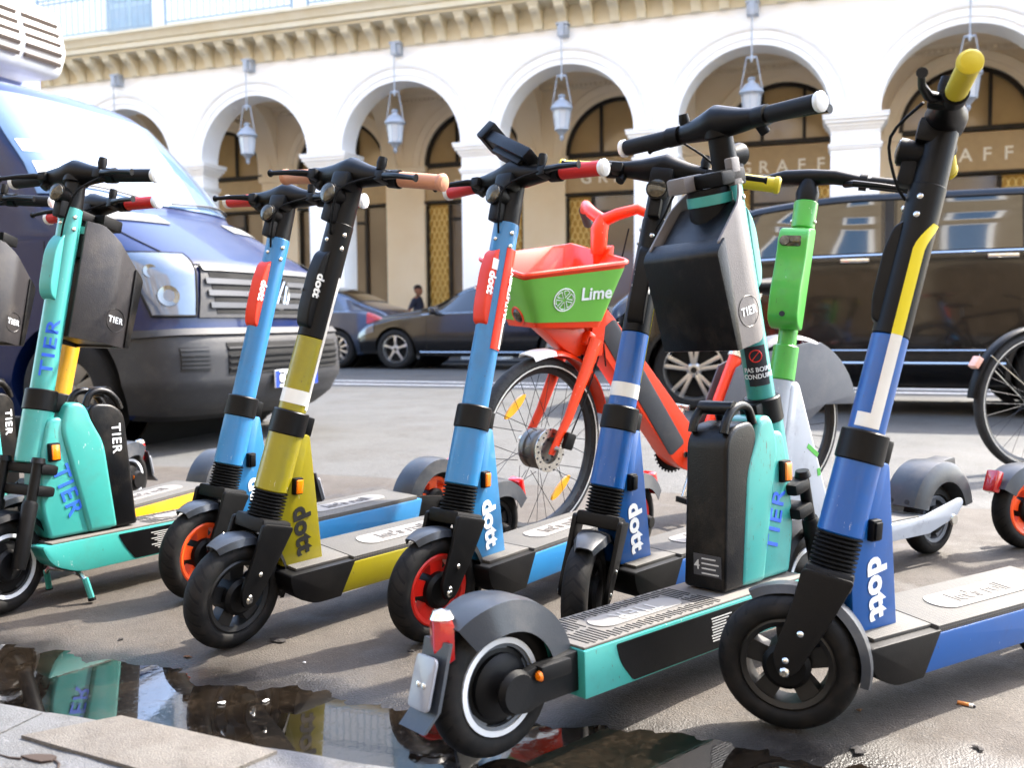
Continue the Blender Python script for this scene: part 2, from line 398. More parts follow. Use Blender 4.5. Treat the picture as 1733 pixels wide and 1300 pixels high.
CS = [1.865 + BAY * k for k in KS]
arch_wall(CS, BAY / 2, RA, ZS, 6.26, DF, DF + TH).build('arcade_wall', STONE, bld, smooth=30)
for c in CS:
    arch_band(c, RA, RA + .36, ZS, DF, [(0, -.02), (0, .03), (.3, .03), (.3, .05), (.68, .05), (.7, .075), (.85, .10), (.97, .10), (1, .07), (1, -.02)]).build('archivolt', STONE, bld, smooth=30)
pm = G().box((0, DF + TH / 2, 1.98), (.80, TH, 3.96)).mesh('pier', .01)
pb = G()
for z0, z1, e in ((3.70, 3.74, .025), (3.74, 3.79, .04)): pb.box((0, DF + TH / 2, (z0 + z1) / 2), (.80 + 2 * e, TH + 2 * e, z1 - z0))
cm = G()
for z0, z1, e in ((3.96, 4.03, .0), (4.03, 4.075, .03), (4.075, 4.13, .06), (4.13, 4.19, .10), (4.19, 4.245, .13), (4.245, 4.28, .14)): cm.box((0, DF + TH / 2, (z0 + z1) / 2), (.80 + 2 * e, TH + 2 * e, z1 - z0))
pl = G().box((0, DF + TH / 2, .25), (.88, TH + .08, .5))
meshes = [pm, cm.mesh('capital', .008), pb.mesh('pier_band', .006), pl.mesh('plinth', .01)]
for q in meshes: q.materials.append(STONE)
for k in KS + [3]:
    c = .15 + BAY * (k)
    p = link('pier', meshes[0], bld, (c, 0, 0))
    for q, nm in zip(meshes[1:], ('capital', 'pier_band', 'plinth')): link(nm, q, p)
# cornice
UL, UR = CS[0] - BAY / 2, CS[-1] + BAY / 2
def run(name, prof, m, parent=bld, u0=UL, u1=UR):
    g = G(); g.loft([[Vector((u, y, z)) for y, z in prof] for u in (u0, u1)])
    return g.build(name, m, parent, smooth=30)
run('frieze', [(DF - .04, 6.26), (DF - .04, 6.66), (DF + TH, 6.66), (DF + TH, 6.26)], STONE_BOUNCE)
run('cornice', [(DF - .50, 6.66), (DF - .50, 6.70), (DF - .58, 6.72), (DF - .58, 6.82), (DF - .62, 6.84), (DF - .64, 6.90), (DF - .70, 6.98), (DF - .72, 6.98), (DF - .72, 7.04), (DF + TH, 7.06), (DF + TH, 6.66)], STONE_BOUNCE)
mod = roundpoly([(DF - .04, 6.655), (DF - .46, 6.655), (DF - .46, 6.56, .03), (DF - .40, 6.50, .05), (DF - .28, 6.47, .06), (DF - .17, 6.36, .08), (DF - .13, 6.25, .01), (DF - .04, 6.25)], 4)
mg = G().prism(mod, -.085, .085); mg.v = [(y, x, z) for x, y, z in mg.v]
capg = G().box((0, DF - .25, 6.63), (.21, .47, .04)); mg.add(capg.v, capg.f)
mm = mg.mesh('modillion', .008); mm.materials.append(STONE_BOUNCE)
k = 0; uu = UL + .25
while uu < UR:
    link('modillion', mm, bld, (uu, 0, 0)); uu += .49
# upper floor with balcony
run('upper_wall', [(DF + .25, 7.0), (DF + .25, 9.5), (DF + .6, 9.5), (DF + .6, 7.0)], STONE)
WG = mat('window glass', lin(160, 185, 200), .08, spec=.8)
WF = mat('blue grey window frame', lin(176, 196, 204), .5)
for c in [-15.15 + 6.86 * i for i in range(3)]:
    wd = thing_w = G().box((c, DF + .25, 8.35), (1.25, .05, 2.5)).build('window', WF, bld, bev=.004)
    for sx in (-.3, .3):
        for z in (7.55, 8.35, 9.15): G().box((c + sx, DF + .22, z), (.46, .02, .68)).build('pane', WG, wd)
    for e in (-.72, .72): G().box((c + e, DF + .2, 8.35), (.14, .1, 2.6)).build('casing', STONE, wd, bev=.005)
def rail(u0, u1):
    g = G()
    for z in (7.14, 7.86, 7.95): g.box(((u0 + u1) / 2, DF - .58, z), (u1 - u0, .025, .025))
    x = u0
    while x < u1:
        g.box((x, DF - .58, 7.55), (.014, .014, .82)); x += .16
    for e in (u0, u1): g.box((e, DF - .58, 7.5), (.04, .04, 1.0))
    nn = int((u1 - u0) / .9)
    return g.build('balcony_railing', IRON, bld, smooth=0)
for i in range(10): rail(UL + i * BAY + .02, UL + (i + 1) * BAY - .35)
# arcade interior: ceiling, shopfront wall with fanlights
run('arcade_ceiling', [(DF + TH, 6.05), (DF + TH, 6.2), (DI + .3, 6.2), (DI + .3, 6.05)], VAULT)
run('ceiling_moulding', [(DI, 5.9), (DI - .10, 5.9), (DI - .16, 6.0), (DI - .22, 6.05), (DI, 6.05)], VAULT)
dn = G(); uu = UL
while uu < UR: dn.box((uu, DI - .17, 5.93), (.055, .06, .06)); uu += .11
o = dn.build('dentils', VAULT, bld, smooth=0); o['kind'] = 'stuff'
CI = [2.2 + BAY * k for k in KS]
RI, ZI = 1.22, 4.44
arch_wall(CI, BAY / 2, RI, ZI, 6.05, DI, DI + .3).build('shop_wall', VAULT, bld, smooth=30)
for c in CI:
    arch_band(c, RI, RI + .3, ZI, DI, [(0, -.02), (0, .03), (.35, .03), (.4, .06), (.9, .08), (1, .05), (1, -.02)]).build('inner_archivolt', VAULT, bld, smooth=30)
    G().box((c + BAY / 2, DI + .13, 2.22), (BAY - 2 * RI, .34, 4.44)).build('shop_pier', VAULT, bld, bev=.01)
    G().box((c + BAY / 2, DI - .03, 4.36), (BAY - 2 * RI + .12, .14, .16)).build('impost', VAULT, bld, bev=.01)
    # transverse rib of the vault, pier to shop wall
    rib = G(); rings = []
    dep = DI - DF - TH
    for i in range(17):
        t = PI * i / 16; y = DF + TH + dep / 2 - dep / 2 * math.cos(t); z = 4.5 + 1.55 * math.sin(t)
        rings.append([Vector((c + BAY / 2 - .335 + sx * .28, y, zz)) for sx, zz in ((-1, z), (1, z), (1, 6.06), (-1, 6.06))])
    rib.loft(rings).build('vault_rib', VAULT, bld, smooth=30)
GR = [c for c in CI if -9 < c < 3]
for c in CI:
    sf = G()
    # shopfront: fanlight frame, glass, sign board, door frames, lattice panels
    fr = arch_band(c, RI - .085, RI, ZI, DI + .1, [(0, 0), (0, .06), (1, .06), (1, 0)], 28)
    for x in (-.42, .42):
        zt = ZI + math.sqrt(RI ** 2 - x * x) - .04
        fr.box((c + x, DI + .08, (ZI + zt) / 2), (.065, .05, zt - ZI))
    fr.box((c, DI + .08, ZI + .02), (2 * RI, .07, .09))
    s = fr.build('fanlight_frame', DARKFRAME, bld, smooth=30)
    gl = arch_band(c, .01, RI - .04, ZI, DI + .14, [(0, 0), (1, 0), (1, -.01), (0, -.01)], 24); gl.build('fanlight_pane', SHOPGLASS, s, smooth=0)
    G().box((c, DI + .09, 4.0), (2 * RI, .14, .76)).build('sign_board', SIGNWOOD, bld, bev=.01)
    G().box((c, DI + .06, 3.60), (2 * RI, .18, .06)).build('sign_moulding', DARKFRAME, bld, bev=.004)
    f = G()
    for x in (-RI + .03, -.62, .62, RI - .03): f.box((c + x, DI + .1, 1.79), (.07, .07, 3.5))
    f.box((c, DI + .1, 3.2), (1.24, .06, .06))
    f = f.build('shop_frame', DARKFRAME, bld, smooth=0)
    G().box((c, DI + .14, 1.8), (1.18, .02, 3.5)).build('pane', SHOPDARK, f)
    for sgn in (-1, 1):
        pc = c + sgn * .905
        G().box((pc, DI + .15, 1.8), (.52, .02, 3.5)).build('pane', GOLDBACK if c in GR else SHOPDARK, f)
        if c in GR:
            lt = G(); w_ = .13
            for r in range(24):
                for q in range(-2, 3):
                    cx = pc + q * w_ + (w_ / 2 if r % 2 else 0); cz = .1 + r * .14
                    if abs(cx - pc) > .2: continue
                    pts = [(cx - w_ / 2 * math.cos(PI * i / 6), DI + .125, cz + .17 * math.sin(PI * i / 6) ** .8) for i in range(7)]
                    lt.tube(pts, .011, 5, False)
            lo = lt.build('gilded_lattice', GOLD, f); lo['kind'] = 'stuff'
    if c in GR:
        for i, ch in enumerate('GRAFF'):
            flat_text(ch, .36, (c + (i - 2) * .375, DI + .018, 3.94), (1, 0, 0), (0, 0, 1), bld, LETTER, .014, 1, .004, 'sign_letter')
# rooms behind the shopfront close the building off
G().box(((UL + UR) / 2, DI + 5.0, 4.7), (UR - UL, 9.3, 9.5)).build('building_core', VAULT, bld)
# lanterns hang in every arch
def lantern(c, label):
    t = thing('hanging_lantern', label, 'lantern', ud(c, DF - .22, 4.2), (0, 0, STREET), 'iron lanterns hanging in the arches')
    br = G().box((0, .14, 1.98), (.2, .2, .2)).box((0, .12, 2.1), (.24, .22, .05)).box((0, .02, 1.96), (.1, .1, .22)); br.build('wall_bracket', LANTERN, t, bev=.015)
    G().tube([(0, 0, 1.9), (0, 0, 1.16)], .012, 8).build('rod', LANTERN, t)
    y = G().tube([(-.09, 0, 1.13), (.09, 0, 1.13)], .022, 8)
    for s in (-1, 1): y.tube([(s * .085, 0, 1.13), (s * .19, 0, .55)], .010, 6)
    y.lathe([(.004, 1.04), (.03, 1.1), (.03, 1.15), (.004, 1.19)], 10); y.build('yoke', LANTERN, t)
    G().lathe([(.005, .80), (.05, .79), (.075, .76), (.05, .73), (.06, .70), (.12, .665), (.165, .60), (.205, .555), (.21, .52), (.18, .50), (.175, .48), (.005, .48)], 16).build('cap', LANTERN, t)
    G().lathe([(.005, .49), (.165, .48), (.125, .16), (.005, .15)], 8).build('glass', LANTGLASS, t, smooth=0)
    cg = G()
    for i in range(8):
        a = PI * i / 4; cg.tube([(.168 * math.cos(a), .168 * math.sin(a), .49), (.128 * math.cos(a), .128 * math.sin(a), .15)], .008, 5)
    cg.lathe([(.12, .17), (.14, .165), (.14, .14), (.10, .12), (.05, .06), (.03, .03), (.045, .0), (.03, -.04), (.004, -.07)], 12); cg.build('cage', LANTERN, t)
    return t
wherel = {-5: 'leftmost hanging iron lantern, half hidden behind the blue van windscreen', -4: 'hanging iron lantern in the arch just right of the blue van', -3: 'hanging iron lantern in the third arch from the left', -2: 'hanging iron lantern above the orange bicycle', -1: 'hanging iron lantern behind the black box scooter handlebar', 0: 'rightmost hanging iron lantern above the yellow grip of the blue scooter'}
for k in range(-5, 1): lantern(1.865 + BAY * k, wherel[k])

# facing building behind the photographer (seen mirrored in the car bodies)
opp = thing('facing_building', 'honey stone street building behind the photographer, mirrored in the car windows', 'building', (0, 0, 0), (0, 0, STREET))
DO = -11.0
STONE3 = mat('weathered honey stone', lin(150, 136, 112), 0.85, col2=lin(124, 108, 84), ns=1.0)
G().box((0, DO - .5, 11), (90, 1, 22)).build('wall', STONE3, opp)
G().box((0, DO + .3, 5.6), (90, .7, .35)).build('cornice', STONE3, opp, bev=.02)
SHUT = mat('blue shutter', lin(70, 110, 150), .5)
og = G()
for i in range(200): og.box((-30 + i * .3, DO + .6, 6.3), (.03, .03, 1.0))
og.box((0, DO + .6, 6.85), (90, .05, .05)).build('balcony_railing', DARKFRAME, opp, smooth=0)
for i in range(-6, 7):
    c = i * 3.43
    for z in (7.6, 11.4, 15.2, 19.0):
        wd = G().box((c, DO + .02, z), (1.5, .08, 2.6)).build('window', STONE, opp, bev=.01)
        G().box((c, DO + .05, z), (1.1, .06, 2.3)).build('pane', SHUT, wd)
    wd = arch_band(c, .02, 1.2, 3.2, DO, [(0, 0), (1, 0), (1, .02), (0, .02)], 20); wd.box((c, DO + .0, 1.6), (2.4, .06, 3.2)); wd.build('archway', SHOPDARK, opp, smooth=0)
# ================================================================== vehicles
TYRE = mat('car tyre', lin(18, 18, 18), .85, bump=.3, bs=40, dirt=.3, dirtcol=lin(46, 42, 38))
ARCHBLK = mat('wheel well black', lin(12, 12, 12), .9)
BLKPAINT = mat('black car paint', lin(7, 7, 8), .22, coat=.8, rvar=.03, dirt=.08)
NAVYPAINT = mat('dark blue grey car paint', lin(52, 66, 88), .25, metal=.4, coat=1.0, rvar=.03)
BROWNPAINT = mat('dark aubergine car paint', lin(14, 13, 14), .2, metal=.5, coat=.7, rvar=.03, dirt=.10)
VANBLUE = mat('van blue paint', lin(5, 24, 66), .30, spec=.3, coat=.3, rvar=.04, dirt=.06, dirtcol=lin(90, 95, 100))
VANBOX = mat('faded blue box body', lin(120, 135, 185), .5, dirt=.2)
PLASTIC = mat('grey bumper plastic', lin(38, 39, 42), .55, col2=lin(30, 30, 33), ns=3, bump=.2, bs=300, dirt=.3, dirtcol=lin(84, 80, 74))
DPLASTIC = mat('black trim plastic', lin(11, 11, 12), .5)
CHROME = mat('chrome', lin(215, 215, 215), .12, metal=1.0, rvar=.04)
ALLOY = mat('alloy rim', lin(190, 190, 188), .3, metal=.9)
DARKALLOY = mat('black rim', lin(24, 24, 25), .4, metal=.4)
CARGLASS = mat('car window glass', lin(10, 11, 11), .03, spec=1.0, rvar=.02, coat=.6)
LAMPGLASS = mat('headlamp lens', lin(66, 80, 100), .06, spec=1.0, col2=lin(44, 56, 74), ns=8, coat=1)
LAMPIN = mat('headlamp reflector', lin(120, 120, 116), .10, metal=.9)
REDLAMP = mat('red lamp', lin(170, 14, 12), .15, coat=1)
AMBER = mat('amber lamp', lin(235, 120, 10), .2, coat=1)
PLATE = mat('number plate', lin(225, 228, 230), .45)
PLATEBLUE = mat('plate blue band', lin(30, 60, 160), .45)
INK = mat('black ink', lin(24, 26, 34), .6)
WHITEP = mat('white plastic', lin(235, 234, 230), .5, dirt=.1)
WSCREEN = mat('windscreen glass', lin(70, 92, 120), .04, spec=1.0, rvar=.02, coat=.8)

def car_wheel(parent, pos, R, rimR, width, spokes, kind, m_rim, side, steer=0.0, name='wheel'):
    """kind 'double' = split spokes, 'multi' = thin fans, 'steel' = steel disc with holes; side = +1 if the outside faces +y"""
    hw = width / 2; o = hw * side
    rim = G()
    rim.lathe([(rimR, -hw * .8), (rimR, hw * .8), (rimR - .018, hw * .85), (rimR - .03, hw * .6), (rimR - .035, -hw * .6), (rimR - .018, -hw * .8)], 40, _YM, True)
    r = rim.build(name, m_rim, parent, smooth=35, loc=pos, rot=(0, 0, steer))
    G().lathe([(rimR - .01, -hw * .85), (rimR + .02, -hw), (R - .025, -hw), (R - .006, -hw * .86), (R, -hw * .5), (R, hw * .5), (R - .006, hw * .86), (R - .025, hw), (rimR + .02, hw), (rimR - .01, hw * .85)], 44, _YM, True).build('tyre', TYRE, r, smooth=50)
    G().lathe([(.005, -.02), (rimR - .03, -.02), (rimR - .03, .0), (.005, .0)], 32, _YM).build('brake_disc', ARCHBLK, r, loc=(0, o * .1, 0))
    sp = G(); yo = o * .78
    def bar(a, r0, r1, w0, w1, th=.02):
        c, s = math.cos(a), math.sin(a); T = Vector((-s, 0, c)); D = Vector((c, 0, s)); A = []
        for rr, ww, yy in ((r0, w0, yo), (r1, w1, yo * .98)):
            for q in (-1, 1):
                for t in (0, -1): A.append(D * rr + T * (q * ww / 2) + Vector((0, yy + t * th * side, 0)))
        sp.add(A, [(0, 2, 3, 1), (4, 5, 7, 6), (0, 4, 6, 2), (1, 3, 7, 5), (0, 1, 5, 4), (2, 6, 7, 3)])
    for i in range(spokes):
        a = 2 * PI * i / spokes + .3
        if kind == 'double':
            for q in (-1, 1): bar(a + q * .05, .04, rimR - .01, .022, .026)
            bar(a, .03, rimR * .45, .06, .03)
        elif kind == 'fan':
            for q in (-1, 1): bar(a + q * .17, .05, rimR - .01, .03, .038)
        elif kind == 'multi': bar(a, .04, rimR - .01, .03, .045)
        elif kind == 'steel': bar(a, .07, rimR - .01, .06, .11)
    sp.lathe([(.004, 0), (.045, 0), (.065, -.012), (.065, -.03), (.004, -.03)], 20, Matrix.Translation((0, yo * 1.02, 0)) @ Matrix.Rotation(-PI / 2 * side, 4, 'X'))
    sp.build('spokes', m_rim, r, smooth=30, bev=.003)
    for i in range(5):
        a = 2 * PI * i / 5; 
    G().lathe([(.004, .004), (.026, .004), (.03, -.004), (.03, -.01), (.004, -.01)], 16, Matrix.Translation((0, yo * 1.03, 0)) @ Matrix.Rotation(-PI / 2 * side, 4, 'X')).build('hub_cap', DARKALLOY if m_rim is not DARKALLOY else ALLOY, r)
    return r

class Car:
    """body skin lofted through stations along x (front = +x)"""
    def __init__(s, st): s.st = sorted(st, key=lambda q: q[0])
    def par(s, x):
        st = s.st
        if x <= st[0][0]: return st[0][1:]
        if x >= st[-1][0]: return st[-1][1:]
        i = max(k for k in range(len(st) - 1) if st[k][0] <= x)
        a, b = st[i], st[i + 1]; f = (x - a[0]) / (b[0] - a[0]); h = b[0] - a[0]
        def sl(k, j):
            if k <= 0 or k >= len(st) - 1: return 0
            d0 = (st[k][j] - st[k - 1][j]) / (st[k][0] - st[k - 1][0]); d1 = (st[k + 1][j] - st[k][j]) / (st[k + 1][0] - st[k][0])
            return 0 if d0 * d1 <= 0 else 2 * d0 * d1 / (d0 + d1)
        out = []
        for j in range(1, len(a)):
            m0, m1 = sl(i, j) * h, sl(i + 1, j) * h
            out.append((2 * f ** 3 - 3 * f * f + 1) * a[j] + (f ** 3 - 2 * f * f + f) * m0 + (3 * f * f - 2 * f ** 3) * b[j] + (f ** 3 - f * f) * m1)
        return out
    def sec(s, x):
        zb, zs, zt, wb, ws, wt = s.par(x)
        zm = zb + (zs - zb) * .5
        return [(0, zb), (wb * .88, zb), (wb, zb + .07), (ws * .985, zb + .2), (ws, zm), (ws * .992, zs - .06), (ws * .965, zs), (wt + (ws * .93 - wt) * .5, (zs + zt) / 2), (wt, zt - .05), (wt * .90, zt - .008), (wt * .5, zt + .012), (0, zt + .018)]
    VB, VR = 6 / 11, 8 / 11            # belt line and roof edge on v
    def S(s, x, v, side=1):
        p = s.sec(x)
        return Vector((x, side * catmull([q[0] for q in p], v), catmull([q[1] for q in p], v)))
    def body(s, m, parent, cuts, nx=70, nv=44):
        x0, x1 = s.st[0][0], s.st[-1][0]; rings = []
        for i in range(nx + 1):
            f = i / nx; x = x0 + (x1 - x0) * (.5 - .5 * math.cos(PI * f)) if False else x0 + (x1 - x0) * f
            half = [s.S(x, j / nv) for j in range(nv + 1)]
            rings.append(half + [Vector((q.x, -q.y, q.z)) for q in reversed(half[1:-1])])
        b = G().loft(rings).build('body', m, parent, smooth=28)
        for (cx, cz, R) in cuts:
            cu = G().lathe([(R, -1.3), (R, 1.3)], 48, Matrix.Translation((cx, 0, cz)) @ _YM)
            me = cu.mesh('arch_cut'); ob = bpy.data.objects.new('arch_cut', me)
            COL.objects.link(ob); ob.parent = parent
            md = b.modifiers.new('arch', 'BOOLEAN'); md.object = ob; md.operation = 'DIFFERENCE'; md.solver = 'EXACT'
            CUTS.append((b, ob))
        for (cx, cz, R) in cuts:
            G().lathe([(R - .004, -.62), (R - .004, .62), (R - .02, .62), (R - .02, -.62)], 40, Matrix.Translation((cx, 0, cz)) @ _YM, True).build('wheel_housing', ARCHBLK, parent)
        return b
    def pane(s, parent, x0, x1, v0, v1, m=CARGLASS, name='side_window', side=1, off=.004, nu=16, nv=8):
        return patch(lambda u, v: s.S(u, v, side), x0, x1, v0, v1, nu, nv, off if side < 0 else off, .003).build(name, m, parent, smooth=40) if side < 0 else patch(lambda u, v: s.S(-u, v, 1), (lambda v: -(x1(v) if callable(x1) else x1)), (lambda v: -(x0(v) if callable(x0) else x0)), v0, v1, nu, nv, off, .003).build(name, m, parent, smooth=40)
    def line(s, x0, x1, v, r, m, parent, name, side=1, off=.006, n=24):
        pts = []
        for i in range(n + 1):
            x = x0 + (x1 - x0) * i / n; vv = v(x) if callable(v) else v; p = s.S(x, vv, side); p.y += side * off; pts.append(p)
        return G().tube(pts, r, 6).build(name, m, parent)
CUTS = []
def apply_cuts():
    """bake the wheel-arch cuts into the bodies and drop the cutters"""
    dg = bpy.context.evaluated_depsgraph_get()
    done = {}
    for b, c in CUTS:
        if b.name not in done: done[b.name] = (b, bpy.data.meshes.new_from_object(b.evaluated_get(dg)))
    for b, me in done.values():
        b.modifiers.clear(); b.data = me
        me.shade_smooth(); me.set_sharp_from_angle(angle=rad(30))
    for b, c in CUTS: bpy.data.objects.remove(c)

def placed(u, d, face):   # face +1: car front points along +u, -1: along -u
    p = ud(u, d, 0); return p, (0, 0, STREET + (0 if face > 0 else PI))

# ---------------- dark people carrier, nose to the left, near side at d = 8.25
def suv():
    p, r = placed(-1.22, 9.15, -1)
    t = thing('people_carrier', 'large dark aubergine people carrier with chrome trim passing behind the scooters', 'car', p, r)
    # x forward from the front axle ; columns: x, zb, zs(belt), zt(top), wb, ws, wt
    c = Car([(-3.95, .45, 1.05, 1.12, .70, .80, .62), (-3.85, .30, 1.28, 1.55, .78, .90, .72), (-3.6, .24, 1.31, 1.76, .82, .93, .77), (-2.6, .21, 1.31, 1.82, .85, .94, .80), (-1.4, .21, 1.30, 1.82, .85, .94, .80), (-.5, .21, 1.28, 1.74, .85, .94, .77),
             (-.1, .21, 1.24, 1.50, .85, .94, .74), (.3, .22, 1.14, 1.21, .84, .93, .78), (.62, .25, .98, 1.05, .82, .89, .70), (.80, .30, .80, .88, .76, .82, .62), (.88, .38, .62, .70, .60, .66, .45)])
    c.body(BROWNPAINT, t, [(0, .35, .41), (-2.85, .35, .41)])
    # side windows, side facing the camera is +y (left of a car pointing along -u)
    for sd in (1, -1):
        c.pane(t, lambda v: -.30 + .0 - (v - c.VB) * 1.2, lambda v: -.02 - (v - c.VB) * 2.3, c.VB + .008, c.VR - .025, side=sd, name='quarter_light')
        c.pane(t, -1.50, lambda v: -.36 - (v - c.VB) * 1.2, c.VB + .008, c.VR - .02, side=sd)
        c.pane(t, -2.52, -1.62, c.VB + .008, c.VR - .02, side=sd)
        c.pane(t, lambda v: -3.45 + (v - c.VB) * .8, -2.60, c.VB + .008, c.VR - .025, side=sd)
        c.line(-3.45, .0, c.VB - .003, .012, CHROME, t, 'belt_trim', sd)
        c.line(-3.3, -.25, c.VR - .012, .008, DPLASTIC, t, 'roof_trim', sd)
        c.line(-2.42, -.42, 3.05 / 11, .012, CHROME, t, 'sill_trim', sd)
        c.line(-2.42, -.42, 3.4 / 11, .007, CHROME, t, 'sill_trim', sd)
        for x in (-1.56, -2.56, -.34): c.pane(t, x - .035, x + .03, c.VB + .005, c.VR - .018, DPLASTIC, 'pillar', sd, .002, 4, 6)
        for x in (-1.52, -2.6): 
            pts = [c.S(x + .0, v, sd) + Vector((0, sd * .001, 0)) for v in [.2 + .035 * i for i in range(10)]]
            G().tube(pts, .003, 4).build('door_gap', ARCHBLK, t)
        for x in (-1.30, -2.38):
            h = c.S(x, .46, sd); G().box(h + Vector((0, sd * .03, 0)), (.22, .03, .035)).build('door_handle', CHROME, t, bev=.01)
        mm = c.S(-.25, c.VB, sd); G().box(mm + Vector((.0, sd * .11, .06)), (.14, .2, .15)).build('door_mirror', BROWNPAINT, t, bev=.04, seg=3)
        hl = patch(lambda u, v: c.S(-u, v, 1) if sd > 0 else c.S(u, v, -1), -.72 if sd > 0 else .42, -.42 if sd > 0 else .72, 4.7 / 11, 6.0 / 11, 8, 6, .006, .004); hl.build('headlamp', LAMPGLASS, t)
        for x, k in ((0, 1), (-2.85, 1)):
            car_wheel(t, (x, sd * .80, .35), .35, .275, .23, 5, 'fan', ALLOY, sd)
            G().loft([[Vector((x + rr * math.cos(PI * (i - 1) / 22), sd * yy, .35 + rr * math.sin(PI * (i - 1) / 22))) for rr, yy in ((.43, .915), (.43, .945), (.40, .945), (.40, .915))] for i in range(25)]).build('arch_trim', DPLASTIC, t)
    ws = patch(lambda u, v: c.S(-u, v, 1) if True else None, -.22, .45, 8.6 / 11, 1.0, 10, 8, .006, .004).build('windscreen', CARGLASS, t)
    ws = patch(lambda u, v: c.S(u, v, -1), -.45, .22, 8.6 / 11, 1.0, 10, 8, .006, .004).build('windscreen', CARGLASS, t)
    return t
suv()
# ---------------- black saloon, nose to the left
def saloon(u, d, face, m, label, wheels, tailm, tail=False):
    p, r = placed(u, d, face)
    t = thing('saloon_car', label, 'car', p, r)
    c = Car([(-3.85, .42, .60, .66, .60, .66, .50), (-3.78, .30, .82, .92, .74, .80, .62), (-3.5, .24, .95, 1.06, .80, .87, .66), (-3.3, .22, .98, 1.12, .83, .91, .62), (-2.85, .21, .98, 1.32, .84, .92, .56), (-2.4, .21, .97, 1.43, .84, .92, .57),
             (-1.7, .21, .95, 1.46, .84, .92, .58), (-1.2, .21, .94, 1.36, .84, .92, .57), (-.62, .21, .92, 1.07, .84, .92, .64), (-.2, .22, .88, .98, .83, .92, .72), (.5, .24, .74, .88, .80, .88, .66), (.75, .26, .60, .74, .74, .80, .55), (.86, .32, .48, .58, .60, .64, .42)])
    c.body(m, t, [(0, .335, .38), (-2.9, .335, .38)])
    for sd in (1, -1):
        c.pane(t, -1.72, lambda v: -.60 - (v - c.VB) * 3.3, c.VB + .008, c.VR - .02, side=sd)
        c.pane(t, lambda v: -2.75 + (v - c.VB) * 2.0, -1.79, c.VB + .008, c.VR - .02, side=sd)
        c.pane(t, lambda v: -3.12 + (v - c.VB) * 2.6, lambda v: -2.82 + (v - c.VB) * 2.0, c.VB + .012, c.VR - .045, side=sd, name='quarter_light')
        c.line(-3.16, -.5, c.VB - .002, .010, CHROME, t, 'belt_trim', sd)
        c.line(-2.8, -1.05, c.VR - .008, .008, CHROME, t, 'window_trim', sd)
        c.line(-2.4, -.45, 2.05 / 11, .012, CHROME, t, 'sill_trim', sd)
        mm = c.S(-.78, c.VB, sd); G().box(mm + Vector((0, sd * .12, .05)), (.13, .2, .13)).build('door_mirror', m, t, bev=.04, seg=3)
        for x in (-1.6, -2.6):
            h = c.S(x, .47, sd); G().box(h + Vector((0, sd * .025, 0)), (.22, .03, .03)).build('door_handle', CHROME, t, bev=.01)
        for x in (-1.75, -.6): G().tube([c.S(x, v, sd) for v in [.2 + .034 * i for i in range(10)]], .003, 4).build('door_gap', ARCHBLK, t)
        (patch(lambda a, v: c.S(-a, v, 1), -.80, -.40, 4.6 / 11, 6.2 / 11, 8, 6, .006, .004) if sd > 0 else patch(lambda a, v: c.S(a, v, -1), .40, .80, 4.6 / 11, 6.2 / 11, 8, 6, .006, .004)).build('headlamp', LAMPGLASS, t)
        (patch(lambda a, v: c.S(-a, v, 1), 3.5, 3.8, 4.6 / 11, 6.2 / 11, 8, 6, .006, .004) if sd > 0 else patch(lambda a, v: c.S(a, v, -1), -3.8, -3.5, 4.6 / 11, 6.2 / 11, 8, 6, .006, .004)).build('tail_lamp', REDLAMP, t)
        for x in (0, -2.9): car_wheel(t, (x, sd * .79, .335), .335, .24, .22, wheels[0], wheels[1], ALLOY, sd)
        for (a, b, nm) in ((-1.08, -.40, 'windscreen'), (-3.2, -2.5, 'rear_window')):
            (patch(lambda q, v: c.S(-q, v, 1), -b, -a, 8.5 / 11, 1.0, 10, 8, .006, .004) if sd > 0 else patch(lambda q, v: c.S(q, v, -1), a, b, 8.5 / 11, 1.0, 10, 8, .006, .004)).build(nm, CARGLASS, t)
    return t
saloon(-7.16, 15.35, -1, BLKPAINT, 'glossy black saloon car with five double spoke wheels parked by the arcade', (5, 'double'), REDLAMP)
saloon(-8.35 - 2.9, 15.45, -1, NAVYPAINT, 'dark blue saloon parked nose to tail ahead of the black saloon', (10, 'multi'), REDLAMP)

